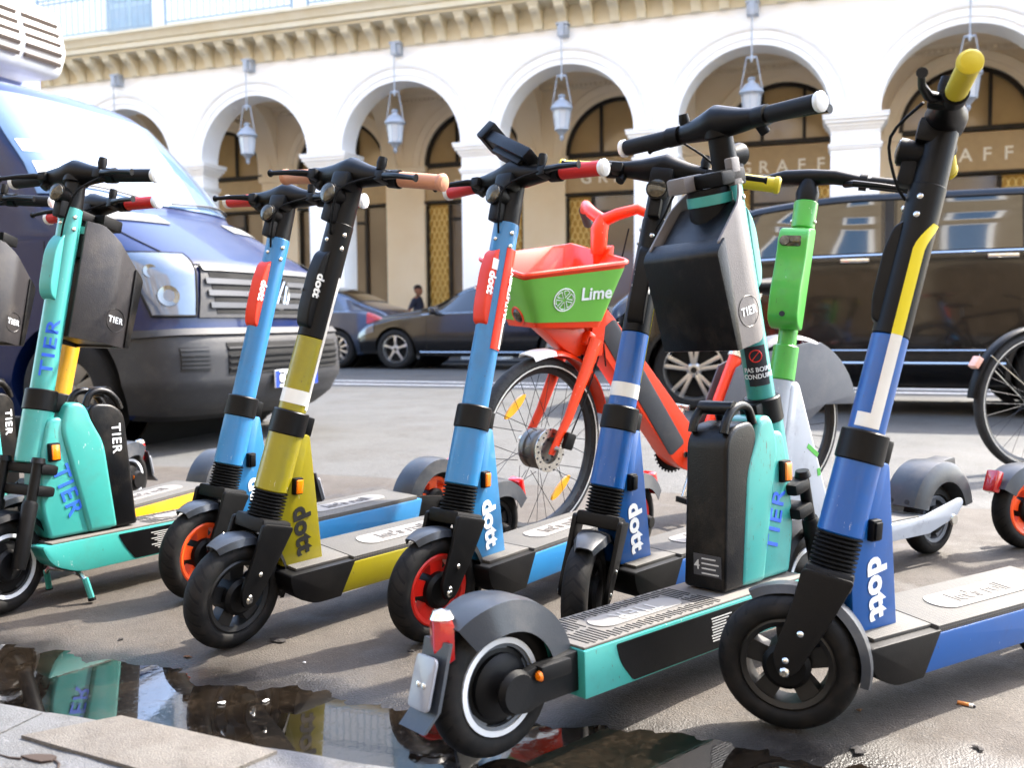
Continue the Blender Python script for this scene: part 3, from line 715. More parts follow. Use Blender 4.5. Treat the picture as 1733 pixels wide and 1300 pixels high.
# ---------------- blue delivery van with refrigerator box, driving to the right
def van():
    u0 = -4.53; p, r = placed(u0, 4.62 + .95, 1)
    t = thing('delivery_van', 'blue delivery van with grey bumper and cooling unit above the cab', 'van', p, r)
    XF = [(.20, .80), (.30, .93), (.42, .985), (.60, .985), (.70, .96), (.74, .92), (.95, .885), (1.10, .85), (1.17, .80), (1.22, .72), (1.30, .58), (1.42, .36), (1.52, .17), (1.56, .08), (1.80, -.14), (2.10, -.42), (2.34, -.66), (2.42, -.78), (2.46, -.95)]
    WD = [(.20, .90), (.42, .98), (.9, .985), (1.3, .985), (1.6, .96), (2.0, .91), (2.34, .84), (2.46, .78)]
    AA = [(.2, .40), (.6, .42), (.9, .44), (1.17, .48), (1.3, .55), (1.5, .5), (1.8, .34), (2.3, .30), (2.46, .26)]
    XR = -2.9
    def S(th, z):
        """th 0..1 round the nose (0 centre, 1 start of the flank), th>1 along the flank"""
        xf, wd, a = interp(XF, z), interp(WD, z), interp(AA, z); n = 2.7
        if abs(th) <= 1:
            ph = abs(th) * PI / 2; y = wd * math.sin(ph) ** (2 / n); x = xf - a * (1 - math.cos(ph) ** (2 / n))
        else:
            y = wd; x = xf - a - (abs(th) - 1)
        return Vector((x, y if th > 0 else -y, z))
    zs = [.2, .25, .3, .36, .42, .5, .6, .66, .70, .74, .8, .87, .95, 1.03, 1.1, 1.14, 1.17, 1.2, 1.23, 1.27, 1.3, 1.36, 1.42, 1.48, 1.52, 1.56, 1.6, 1.7, 1.8, 1.9, 2.0, 2.1, 2.2, 2.3, 2.34, 2.38, 2.42, 2.44, 2.46]
    rings = []
    for z in zs:
        half = [S(i / 22, z) for i in range(0, 23)]
        last = half[-1]
        for k in range(1, 9): half.append(Vector((last.x + (XR - last.x) * k / 8, last.y, z)))
        rings.append(half + [Vector((q.x, -q.y, q.z)) for q in reversed(half[1:])])
    b = G().loft(rings).build('body', VANBLUE, t, smooth=26)
    cu = G().lathe([(.44, -1.3), (.44, 1.3)], 48, Matrix.Translation((0, 0, .36)) @ _YM); ob = bpy.data.objects.new('arch_cut', cu.mesh('arch_cut')); COL.objects.link(ob); ob.parent = t
    md = b.modifiers.new('arch', 'BOOLEAN'); md.object = ob; md.solver = 'EXACT'; CUTS.append((b, ob))
    G().lathe([(.436, -.7), (.436, .7), (.42, .7), (.42, -.7)], 40, Matrix.Translation((0, 0, .36)) @ _YM, True).build('wheel_housing', ARCHBLK, t)
    # the side near the camera is y = -
    def P(name, m, a, b, z0, z1, nu=16, nz=10, off=.008, th=.008, bev=0):
        """patch given by positive angles; mirrored onto both sides"""
        for sg in (-1, 1):
            if callable(a) or callable(b) or True:
                fa = a if callable(a) else (lambda z, a=a: a); fb = b if callable(b) else (lambda z, b=b: b)
                if sg < 0: patch(lambda q, z: S(q, z), lambda z: -fb(z), lambda z: -fa(z), z0, z1, nu, nz, off, th).build(name, m, t, smooth=35)
                else: patch(lambda q, z: S(q, z), fa, fb, z0, z1, nu, nz, off, th).build(name, m, t, smooth=35)
    def PC(name, m, a, z0, z1, nu=24, nz=8, off=.008, th=.008):
        fa = a if callable(a) else (lambda z, a=a: a)
        return patch(lambda q, z: S(q, z), lambda z: -fa(z), fa, z0, z1, nu, nz, off, th).build(name, m, t, smooth=35)
    # bumper: grey plastic lower front, wraps to the wheel arch
    def be(z): 
        xx = .36 + .44 * .0
        # stop at the wheel arch circle
        dz = z - .36; R = .455; xa = math.sqrt(max(0.0, R * R - dz * dz))
        return 1 + max(0, interp(XF, z) - interp(AA, z) - xa)
    PC('bumper', PLASTIC, be, .24, .72, 60, 16, .012, .015)
    PC('bumper_lip', DPLASTIC, .97, .20, .245, 40, 3, .006, .02)
    PC('bumper_step', PLASTIC, lambda z: be(.70), .70, .745, 50, 3, .022, .02)
    # lower intake slats
    PC('lower_intake', ARCHBLK, .38, .47, .66, 20, 5, .028, .004)
    for z in (.50, .54, .58, .62): PC('intake_bar', DPLASTIC, .375, z, z + .012, 20, 2, .033, .008)
    P('fog_grille', DPLASTIC, lambda z: .50, lambda z: .70, .50, .64, 10, 5, .028, .004)
    for z in (.515, .54, .565, .59, .615): P('fog_slat', PLASTIC, .505, .695, z, z + .012, 10, 2, .031, .008)
    # grille: grey frame, dark slots, light bars
    PC('grille_frame', PLASTIC, lambda z: .48 - (z - .82) * .26, .82, 1.14, 30, 10, .006, .010)
    for i in range(4):
        z = .845 + i * .074
        PC('grille_slot', ARCHBLK, .36, z, z + .032, 26, 3, .016, .003)
        PC('grille_bar', ALLOY if False else mat('grille bar grey', lin(66, 68, 72), .45, metal=.0), lambda z: .395, z + .034, z + .068, 26, 3, .019, .010)
    # headlamps sweep from the grille up the wing
    def ha(z): return .50 - (z - .82) * .22
    def hb(z): return .86 - max(0, (1.0 - z)) * .30 + max(0, z - 1.0) * .75
    P('headlamp', LAMPGLASS, ha, hb, .83, 1.21, 20, 14, .006, .008)
    for sg in (-1, 1):
        edge = [(ha(.83 + .38 * k / 14), .83 + .38 * k / 14) for k in range(15)] + [(ha(1.21) + (hb(1.21) - ha(1.21)) * k / 8, 1.21) for k in range(1, 9)] + [(hb(1.21 - .38 * k / 14), 1.21 - .38 * k / 14) for k in range(1, 15)] + [(hb(.83) + (ha(.83) - hb(.83)) * k / 8, .83) for k in range(1, 8)]
        out = []
        for a_, z_ in edge:
            p_ = S(sg * a_, z_); n_ = (S(sg * a_ + .01, z_) - S(sg * a_ - .01, z_)).cross(S(sg * a_, z_ + .01) - S(sg * a_, z_ - .01)).normalized()
            out.append(p_ + n_ * .010)
        G().tube(out, .009, 6, False, True).build('headlamp_seal', ARCHBLK, t)
    for sg in (-1, 1):
        q = S(sg * .66, .95); nrm = Vector((.75, sg * .62, .2)).normalized()
        G().lathe([(.004, .004), (.02, .004), (.055, .010), (.064, .012), (.068, .0), (.004, .0)], 20, Matrix.Translation(q + nrm * .006) @ nrm.to_track_quat('Z', 'Y').to_matrix().to_4x4()).build('lamp_bowl', LAMPIN, t)
        q = S(sg * .74, 1.10); G().lathe([(.004, .004), (.015, .004), (.034, .009), (.042, .010), (.044, .0), (.004, .0)], 16, Matrix.Translation(q + nrm * .004) @ nrm.to_track_quat('Z', 'Y').to_matrix().to_4x4()).build('lamp_bowl', LAMPIN, t)
    # shut lines of the bonnet
    for sg in (-1, 1):
        G().tube([S(sg * (.50 + .16 * i / 10), 1.16 + .38 * i / 10) + Vector((0, 0, .004)) for i in range(11)], .004, 5).build('bonnet_gap', ARCHBLK, t)
    G().tube([S(-.50 + 1.0 * i / 24, 1.152) + Vector((.004, 0, 0)) for i in range(25)], .005, 5).build('bonnet_gap', ARCHBLK, t)
    vents = mat('bonnet vent grille', lin(120, 120, 116), .6)
    for sg in (-1, 1): patch(lambda q, z: S(q, z), sg * .52 if sg < 0 else .16, -.16 if sg < 0 else .52, 1.44, 1.50, 10, 3, .005, .004).build('bonnet_vent', vents, t)
    # windscreen, wipers, side windows
    PC('windscreen', WSCREEN, lambda z: .80, 1.60, 2.32, 30, 18, .006, .005)
    for (a0, a1, z0, z1) in ((-.75, -.1, 1.60, 1.68), (.0, .66, 1.60, 1.66)):
        G().tube([S(a0 + (a1 - a0) * i / 10, z0 + (z1 - z0) * math.sin(PI * i / 10) * .6 + .02) + Vector((.025, 0, .012)) for i in range(11)], .008, 6).build('wiper', DPLASTIC, t)
    for sg in (-1, 1):
        g = patch(lambda q, z: S(q, z), (lambda z: -2.0) if sg < 0 else (lambda z: 1.28 - (z - 1.5) * .25), (lambda z: -1.28 + (z - 1.5) * .25) if sg < 0 else (lambda z: 2.0), 1.56, 2.25, 10, 8, .005, .004); g.build('side_window', CARGLASS, t)
        G().tube([S(sg * (1.15), 1.30 + .0 * i) + Vector((-.0 * i, 0, -.06 * i)) for i in range(12)], .004, 5).build('door_gap', ARCHBLK, t)
        if sg < 0: G().box((-.95, sg * 1.12, 1.72), (.16, .2, .36)).build('door_mirror', DPLASTIC, t, bev=.05, seg=3)
        P_ = G().prism(roundpoly([(-.62, .70), (-.62, .80, .02), (-2.4, .80, .02), (-2.4, .70)]), sg * .985, sg * 1.005); P_.build('side_moulding', DPLASTIC, t, bev=.004)
    # papers behind the glass
    for (a, z, wdt, hh) in ((-.62, 1.74, .20, .14), (-.66, 1.92, .16, .08)):
        q = S(a, z); patch(lambda q_, z_: S(q_, z_), a - wdt / 2, a + wdt / 2, z - hh / 2, z + hh / 2, 4, 3, .012, .002).build('windscreen_sticker', WHITEP, t)
    # emblem: ring with two letters
    em = S(0, .985); ring = G().tube([em + Vector((.035, .105 * math.cos(2 * PI * i / 32), .105 * math.sin(2 * PI * i / 32))) for i in range(32)], .009, 8, False, True)
    for pts in ([(-.052, .08), (0, -.005), (.052, .08)], [(-.082, .05), (-.04, -.085), (0, .0), (.04, -.085), (.082, .05)]):
        for a, b in zip(pts, pts[1:]): ring.tube([em + Vector((.035, a[0], a[1])), em + Vector((.035, b[0], b[1]))], .008, 6)
    ring.build('badge', CHROME, t)
    G().lathe([(.004, .0), (.10, .0), (.10, -.03), (.004, -.03)], 24, Matrix.Translation(em + Vector((.034, 0, 0))) @ Matrix.Rotation(PI / 2, 4, 'Y')).build('badge_plate', DPLASTIC, t)
    # number plate
    pz = .42; px = S(0, pz).x + .045
    pl = G().box((px, 0, pz), (.012, .52, .115)).build('number_plate', PLATE, t, bev=.003)
    for y in (-.235, .235): G().box((px + .0065, y, pz), (.002, .045, .11)).build('plate_band', PLATEBLUE, pl)
    flat_text('CH', .115, (px + .007, -.155, pz), (0, 1, 0), (0, 0, 1), pl, INK, .01)
    # box body, cooling unit above the cab
    G().prism(roundpoly([(-2.15, 2.40, .02), (-2.15, 3.3, .03), (-5.2, 3.3), (-5.2, .55), (-2.85, .55), (-2.85, 2.40)]), -1.05, 1.05).build('box_body', VANBOX, t, bev=.012)
    G().box((-2.10, 0, 2.52), (.10, 2.14, .05)).build('box_rail', WHITEP, t, bev=.01)
    cu = G().prism(roundpoly([(-2.15, 2.86), (-1.75, 2.86, .06), (-1.67, 3.05, .06), (-1.75, 3.42, .1), (-2.15, 3.50)]), -.86, .86).build('cooling_unit', WHITEP, t, bev=.015)
    for z in (2.96, 3.04, 3.12, 3.20, 3.28):
        for y0 in (-.8, -.38, .04, .46): G().box((-1.685 - abs(z - 3.06) * .18, y0 + .17, z), (.05, .36, .035), Matrix.Rotation(.5, 3, 'Y')).build('slat', mat('vent recess brown', lin(96, 84, 74), .7), cu, smooth=0)
    for z in (2.96, 3.04, 3.12, 3.20):
        for x0 in (-2.06, -1.88): G().box((x0, -.86, z), (.15, .02, .04)).build('slat', MATS['vent recess brown'], cu, smooth=0)
    for sg in (-1, 1): car_wheel(t, (0, sg * .87, .36), .36, .215, .22, 9, 'steel', mat('steel rim', lin(120, 118, 112), .5, metal=.5), sg, .0, 'wheel')
    for sg in (-1, 1): car_wheel(t, (-3.6, sg * .87, .36), .36, .215, .22, 9, 'steel', MATS['steel rim'], sg)
    G().box((-1.2, 0, .32), (3.2, 1.4, .2)).build('chassis', ARCHBLK, t)
van()
apply_cuts()
# ================================================================== scooters
def paint(n, c, c2=None, dirt=.22): return mat(n, c, .38, col2=c2, ns=5, mixw=.35, coat=.25, rvar=.12, dirt=dirt, dirtcol=lin(70, 65, 57), ds=14, chips=.9)
SKY = paint('sky blue paint', lin(38, 112, 162)); ROYAL = paint('royal blue paint', lin(1, 74, 142)); OLIVE = paint('mustard yellow paint', lin(130, 120, 10)); YEL = paint('warm yellow paint', lin(184, 136, 4))
TEAL = paint('turquoise paint', lin(50, 138, 130), lin(42, 122, 116)); LIME = paint('lime green paint', lin(64, 156, 54)); WHT = paint('white paint', lin(152, 158, 166), None, .3)
ORANGE = paint('signal orange paint', lin(224, 54, 2), None, .10); ORPAD = mat('orange red plastic', lin(206, 44, 8), .45)
BLK = mat('black coated metal', lin(4, 4, 5), .40, spec=.2, bump=.08, bs=400, dirt=.10, dirtcol=lin(50, 47, 43))
BLKPL = mat('black moulded plastic', lin(5, 5, 6), .5, spec=.2, bump=.07, bs=350, dirt=.14, dirtcol=lin(50, 46, 42))
GREYPL = mat('slate grey plastic', lin(40, 44, 50), .38, col2=lin(32, 35, 40), ns=8, bump=.05, bs=300, dirt=.3, dirtcol=lin(104, 98, 90))
BATT = mat('black battery case', lin(3, 3, 4), .34, spec=.3, bump=.1, bs=300, dirt=.10)
STEEL = mat('bright steel', lin(200, 198, 192), .25, metal=1.0)
REDRIM = mat('red rim', lin(200, 28, 16), .4, dirt=.15); BLKRIM = mat('black scooter rim', lin(9, 9, 10), .45, dirt=.2, dirtcol=lin(60, 56, 50))
RUB = mat('black rubber', lin(7, 7, 8), .7, spec=.2, bump=.3, bs=200)
RINGW = mat('white rim ring', lin(206, 210, 214), .5)
REDGRIP = mat('red rubber grip', lin(176, 20, 14), .55); TANGRIP = mat('tan rubber grip', lin(176, 122, 92), .6); YELGRIP = mat('yellow rubber grip', lin(180, 160, 12), .55); BLKGRIP = mat('black rubber grip', lin(10, 11, 13), .6, spec=.25)
ENDCAP = mat('pale end cap', lin(205, 206, 204), .35)
WLET = mat('white lettering', lin(226, 230, 232), .5); BLET = mat('blue lettering', lin(30, 84, 190), .5); KLET = mat('black lettering', lin(22, 22, 20), .5); GLET = mat('grey lettering', lin(176, 176, 172), .5)
REFL = mat('silver reflective tape', lin(206, 204, 196), .4, dirt=.25); YTAPE = mat('yellow tape', lin(206, 188, 14), .45)
LENS = mat('lamp lens', lin(84, 80, 70), .10, metal=.5, col2=lin(40, 38, 34), ns=70, mixw=1.0)
CLEARRED = REDLAMP; PALEREF = mat('frosted reflector plate', lin(122, 124, 130), .3, coat=.4)
HGREY = mat('warm grey helmet box panel', lin(100, 95, 93), .5, col2=lin(88, 83, 81), bump=.12, bs=300, dirt=.2)
HDARK = mat('dark grey helmet box panel', lin(34, 31, 32), .42, bump=.1, bs=300, dirt=.15)
STICKW = mat('white sticker', lin(228, 228, 224), .5); STICKR = mat('red print', lin(214, 40, 34), .5)
def tyre_mat():
    m = bpy.data.materials.new('treaded tyre'); m.use_nodes = True; n = m.node_tree; b = n.nodes['Principled BSDF']; N = n.nodes.new; K = n.links.new
    tc = N('ShaderNodeTexCoord'); sx = N('ShaderNodeSeparateXYZ'); K(tc.outputs['Object'], sx.inputs[0])
    def ma(op, a, b_=None):
        q = N('ShaderNodeMath'); q.operation = op
        for i, v in enumerate((a, b_)):
            if v is None: continue
            if isinstance(v, (int, float)): q.inputs[i].default_value = v
            else: K(v, q.inputs[i])
        return q.outputs[0]
    ang = ma('ARCTAN2', sx.outputs[2], sx.outputs[0]); ay = ma('ABSOLUTE', sx.outputs[1])
    ph = ma('ADD', ma('MULTIPLY', ang, 26.0), ma('MULTIPLY', ay, 190.0))
    w = ma('SINE', ph); gro = ma('GREATER_THAN', w, .72)
    rr = ma('SQRT', ma('ADD', ma('POWER', sx.outputs[0], 2.0), ma('POWER', sx.outputs[2], 2.0)))
    on = ma('GREATER_THAN', rr, .117)
    hgt = ma('SUBTRACT', 1.0, ma('MULTIPLY', gro, on))
    no = N('ShaderNodeTexNoise'); no.inputs['Scale'].default_value = 30; no.inputs['Detail'].default_value = 8; K(tc.outputs['Object'], no.inputs['Vector'])
    mp = N('ShaderNodeMapRange'); mp.inputs[1].default_value = .45; mp.inputs[2].default_value = .7; mp.inputs[4].default_value = .55; K(no.outputs['Fac'], mp.inputs[0])
    mx = N('ShaderNodeMix'); mx.data_type = 'RGBA'; mx.inputs[6].default_value = lin(9, 9, 9); mx.inputs[7].default_value = lin(38, 33, 29); K(mp.outputs[0], mx.inputs[0])
    gm = N('ShaderNodeMix'); gm.data_type = 'RGBA'; gm.inputs[6].default_value = (.0006, .0006, .0006, 1); K(hgt, gm.inputs[0]); K(mx.outputs[2], gm.inputs[7])  # groove shade painted near-black into the tread colour
    K(gm.outputs[2], b.inputs['Base Color']); b.inputs['Roughness'].default_value = .7; b.inputs['Specular IOR Level'].default_value = .22
    bp = N('ShaderNodeBump'); bp.inputs['Strength'].default_value = 1.0; bp.inputs['Distance'].default_value = .008; K(hgt, bp.inputs['Height']); K(bp.outputs[0], b.inputs['Normal'])
    return m
STYRE = tyre_mat()
def grip_mat(name, col, col2):
    """deck mat with rows of small raised dots"""
    m = bpy.data.materials.new(name); m.use_nodes = True; n = m.node_tree; b = n.nodes['Principled BSDF']; N = n.nodes.new; K = n.links.new
    tc = N('ShaderNodeTexCoord'); v = N('ShaderNodeTexVoronoi'); v.inputs['Scale'].default_value = 170; v.inputs['Randomness'].default_value = 0; K(tc.outputs['Object'], v.inputs['Vector'])
    no = N('ShaderNodeTexNoise'); no.inputs['Scale'].default_value = 14; no.inputs['Detail'].default_value = 7; K(tc.outputs['Object'], no.inputs['Vector'])
    mx = N('ShaderNodeMix'); mx.data_type = 'RGBA'; mx.inputs[6].default_value = col; mx.inputs[7].default_value = col2; K(no.outputs['Fac'], mx.inputs[0])
    rp = N('ShaderNodeMapRange'); rp.inputs[1].default_value = .28; rp.inputs[2].default_value = .5; rp.inputs[3].default_value = 1; rp.inputs[4].default_value = .45; K(v.outputs['Distance'], rp.inputs[0])
    m2 = N('ShaderNodeMix'); m2.data_type = 'RGBA'; m2.blend_type = 'MULTIPLY'; m2.inputs[0].default_value = 1; K(mx.outputs[2], m2.inputs[6]); K(rp.outputs[0], m2.inputs[7])
    K(m2.outputs[2], b.inputs['Base Color']); b.inputs['Roughness'].default_value = .75
    bp = N('ShaderNodeBump'); bp.inputs['Strength'].default_value = .8; bp.inputs['Distance'].default_value = .002; bp.invert = True; K(v.outputs['Distance'], bp.inputs['Height']); K(bp.outputs[0], b.inputs['Normal'])
    return m
DECKMAT = grip_mat('dotted deck rubber', lin(74, 73, 70), lin(94, 90, 84))

class Axis:
    """steering axis: P(t) along the stem, with frame (a up the stem, f forward, y left), turned by steer about it"""
    def __init__(s, base, rake, steer):
        s.a = Vector((-math.sin(rake), 0, math.cos(rake))); s.f0 = Vector((math.cos(rake), 0, math.sin(rake))); s.base = Vector(base)
        s.M = Matrix.Translation(s.base) @ Matrix.Rotation(steer, 4, s.a) @ Matrix.Translation(-s.base); s.steer = steer
        R = s.M.to_3x3(); s.f = R @ s.f0; s.y = R @ Vector((0, 1, 0))
        s.F = Matrix(((s.f.x, s.y.x, s.a.x), (s.f.y, s.y.y, s.a.y), (s.f.z, s.y.z, s.a.z)))   # columns f,y,a
    def P(s, t): return s.base + s.a * t
    def L(s, f, y, t): return s.base + s.f * f + s.y * y + s.a * t
    def mat(s, t=0.0): return Matrix.Translation(s.P(t)) @ s.F.to_4x4()
    def cyl(s, t0, t1, r0, r1=None, n=24, ch=.003):
        r1 = r0 if r1 is None else r1
        return G().lathe([(r0 - ch, t0), (r0, t0 + ch), (r1, t1 - ch), (r1 - ch, t1)], n, s.mat())
    def xg(s, g): return g.xf(s.mat())
    def wrap(s, r, t0, t1, a0, a1, off=.0008, fa=None, n=14, m=10):
        """thin patch wrapped on a tube of radius r; angle 0 = forward, 90 = left"""
        g = G(); A = []; B = []
        for i in range(n + 1):
            t = t0 + (t1 - t0) * i / n; b0, b1 = (fa(i / n) if fa else (a0, a1))
            for j in range(m + 1):
                an = rad(b0 + (b1 - b0) * j / m); d = s.f * math.cos(an) + s.y * math.sin(an)
                A.append(s.P(t) + d * (r + off)); B.append(s.P(t) + d * (r - .001))
        W = m + 1; T = len(A); fs = []
        for i in range(n):
            for j in range(m):
                q = (i * W + j, i * W + j + 1, (i + 1) * W + j + 1, (i + 1) * W + j); fs += [q, tuple(T + k for k in reversed(q))]
        rim = list(range(W)) + [i * W + m for i in range(1, n + 1)] + [n * W + j for j in range(m - 1, -1, -1)] + [i * W for i in range(n - 1, 0, -1)]
        for a, b in zip(rim, rim[1:] + rim[:1]): fs.append((a, a + T, b + T, b))
        return g.add(A + B, fs)
    def text(s, word, h, t, ang, r, parent, m, down=True, bold=0.0, space=1.0, sx=1.0):
        """lettering running along the stem, wrapped round it"""
        vs, fs = text_mesh(word, bold, space); g = G(); out = []
        for v in vs:
            al = v.x * h * sx; ac = v.y * h
            tt = t - al if down else t + al
            # down: letter tops point towards larger angle sense of the viewer's right
            an = rad(ang) + (ac / r) * (1 if down else -1)
            d = s.f * math.cos(an) + s.y * math.sin(an)
            out.append(s.P(tt) + d * (r + .0036 + v.z * .02))
        return g.add(out, fs).build('lettering', m, parent, smooth=0)
def scoot_wheel(parent, name, pos, R, steer, rimmat, spokes, ring=False, hubR=.045, cam=0.0):
    rimr = R * .69
    rim = G().lathe([(rimr, -.022), (rimr, .022), (rimr - .006, .026), (rimr - .016, .022), (rimr - .018, -.022), (rimr - .006, -.026)], 40, _YM, True)
    for i in range(spokes):
        a = 2 * PI * i / spokes + .25; c, s = math.cos(a), math.sin(a); D = Vector((c, 0, s)); T = Vector((-s, 0, c))
        A = []
        for rr, ww, yy in ((hubR * .7, .034, .014), (rimr - .012, .042, .018)):
            for q in (-1, 1):
                for k in (-1, 1): A.append(D * rr + T * q * ww / 2 + Vector((0, k * yy, 0)))
        rim.add(A, [(0, 1, 3, 2), (4, 6, 7, 5), (0, 4, 5, 1), (2, 3, 7, 6), (0, 2, 6, 4), (1, 5, 7, 3)])
    w = rim.build(name, rimmat, parent, smooth=35, loc=pos, rot=(0, 0, steer), bev=0)
    prof = []
    for i in range(13):
        a = PI * (i / 12) ; prof.append((R - .034 + .034 * math.sin(a) ** .75, -.031 * math.cos(a)))
    G().lathe(prof + [(rimr - .003, .022), (rimr - .003, -.022)], 56, _YM, True).build('tyre', STYRE, w, smooth=60)
    G().lathe([(.006, -.036), (hubR * .8, -.036), (hubR, -.028), (hubR, .028), (hubR * .8, .036), (.006, .036)], 28, _YM).build('hub', BLKPL, w)
    for sg in (-1, 1): G().lathe([(.003, .0), (.010, .0), (.010, .012), (.006, .016), (.003, .016)], 8, Matrix.Translation((0, sg * .05, 0)) @ Matrix.Rotation(-PI / 2 * sg, 4, 'X')).build('axle_nut', STEEL, w)
    if ring:
        for sg in (-1, 1): G().lathe([(rimr - .002, -.001), (rimr - .002, .003), (rimr - .012, .003), (rimr - .012, -.001)], 40, Matrix.Translation((0, sg * .0265, 0)) @ _YM, True).build('rim_ring', RINGW, w)
        for sg in (-1, 1): G().lathe([(.006, .0), (rimr - .02, .0), (rimr - .02, .006), (.04, .014), (.006, .014)], 32, Matrix.Translation((0, sg * .010, 0)) @ Matrix.Rotation(-PI / 2 * sg, 4, 'X')).build('motor_cover', BLKPL, w)
    return w
def arc_guard(cx, cz, R, w, a0, a1, th=.004, drop=.02, n=20, taper=None):
    """mudguard strip over a wheel, angles in degrees from forward"""
    rings = []
    for i in range(n + 1):
        a = rad(a0 + (a1 - a0) * i / n); c, s = math.cos(a), math.sin(a); k = 1 if taper is None else taper(i / n)
        ring = []
        for (yy, dr) in ((-1, -drop), (-.82, -.004), (-.4, .0), (.4, .0), (.82, -.004), (1, -drop)): ring.append(Vector((cx + (R + dr) * c, yy * w / 2 * k, cz + (R + dr) * s)))
        for (yy, dr) in ((.96, -drop), (.78, -.006 - th * .4), (.4, -th), (-.4, -th), (-.78, -.006 - th * .4), (-.96, -drop)): ring.append(Vector((cx + (R + dr) * c, yy * w / 2 * k, cz + (R + dr) * s)))
        rings.append(ring)
    return G().loft(rings)
def handlebar(ax, t, root, gripm, endm, half=.27, bell=True, bodym=None, levers=True, glen=.115):
    """central body, bars, grips, end caps, brake levers, bell"""
    bodym = bodym or BLK
    rings = []
    for y, r, up in ((-.135, .017, 0), (-.10, .021, .0), (-.06, .027, .002), (-.025, .034, .006), (.0, .036, .012), (.025, .034, .006), (.06, .027, .002), (.10, .021, 0), (.135, .017, 0)):
        rings.append([ax.L(math.cos(2 * PI * j / 14) * r * 1.1, y, t + up + math.sin(2 * PI * j / 14) * r) for j in range(14)])
    hb = G().loft(rings).build('handlebar', bodym, root, smooth=50)
    for sg in (-1, 1):
        g0, g1 = half - glen, half
        G().tube([ax.L(0, sg * .12, t), ax.L(-.01, sg * (g0 + .01), t)], .014, 12).build('bar', BLK, hb)
        pts = []; rr = []; k = 26
        for i in range(k + 1):
            f = i / k; pts.append(ax.L(-.01 - .012 * f, sg * (g0 + (g1 - g0) * f), t)); rr.append(.0185 + (.0008 if i % 2 else 0))
        G().tube(pts, rr, 16).build('grip', gripm, hb, smooth=50)
        G().tube([ax.L(-.022, sg * g1, t), ax.L(-.022, sg * (g1 + .004), t), ax.L(-.022, sg * (g1 + .012), t), ax.L(-.0225, sg * (g1 + .016), t)], [.019, .0215, .0215, .016], 16).build('end_cap', endm, hb)
        G().tube([ax.L(-.008, sg * (g0 - .035), t), ax.L(-.01, sg * (g0 - .004), t)], [.022, .023], 16).build('grip_collar', BLKPL, hb)
        if levers:
            G().tube([ax.L(.012, sg * (g0 - .03), t - .004), ax.L(.034, sg * (g0 - .012), t - .008), ax.L(.046, sg * (g0 + .04), t - .012), ax.L(.048, sg * (g1 - .02), t - .016), ax.L(.047, sg * (g1 - .012), t - .016)], [.010, .009, .007, .006, .010], 10).build('brake_lever', BLK, hb)
            G().box(ax.L(.014, sg * (g0 - .035), t - .006), (.04, .03, .026), ax.F).build('lever_clamp', BLKPL, hb, bev=.006)
    if bell: 
        G().tube([ax.L(.012, .10, t + .014), ax.L(.012, .10, t + .030), ax.L(.012, .10, t + .046)], [.010, .013, .011], 12).build('bell', BLKPL, hb)
        G().tube([ax.L(.0, -.105, t - .016), ax.L(.01, -.11, t - .036)], [.012, .012], 10).build('throttle', BLKPL, hb)
    return hb
def headlamp(ax, t, root, f=.055):
    h = G().tube([ax.L(.02, 0, t), ax.L(f, 0, t), ax.L(f + .012, 0, t)], [.02, .026, .027], 18).build('headlamp', BLKPL, root)
    G().tube([ax.L(f + .010, 0, t), ax.L(f + .015, 0, t), ax.L(f + .019, 0, t)], [.025, .023, .010], 18).build('lens', LENS, h)
    G().box(ax.L(f - .012, 0, t - .042), (.03, .03, .05), ax.F).build('lamp_bracket', LENS if False else BLKPL, h, bev=.006)
    return h
def screws(ax, root, r, spots, m=STEEL):
    for t, a in spots:
        an = rad(a); d = ax.f * math.cos(an) + ax.y * math.sin(an); p = ax.P(t) + d * r
        G().lathe([(.001, .004), (.004, .0035), (.006, .0015), (.0062, -.002), (.001, -.002)], 10, Matrix.Translation(p) @ d.to_track_quat('Z', 'Y').to_matrix().to_4x4()).build('screw', m, root)
def cable(root, pts, r=.003, m=RUB): 
    k = 12; P = [Vector(p) for p in pts]
    out = [Vector((catmull([p.x for p in P], i / k), catmull([p.y for p in P], i / k), catmull([p.z for p in P], i / k))) for i in range(k + 1)]
    G().tube(out, r, 6).build('cable', m, root)

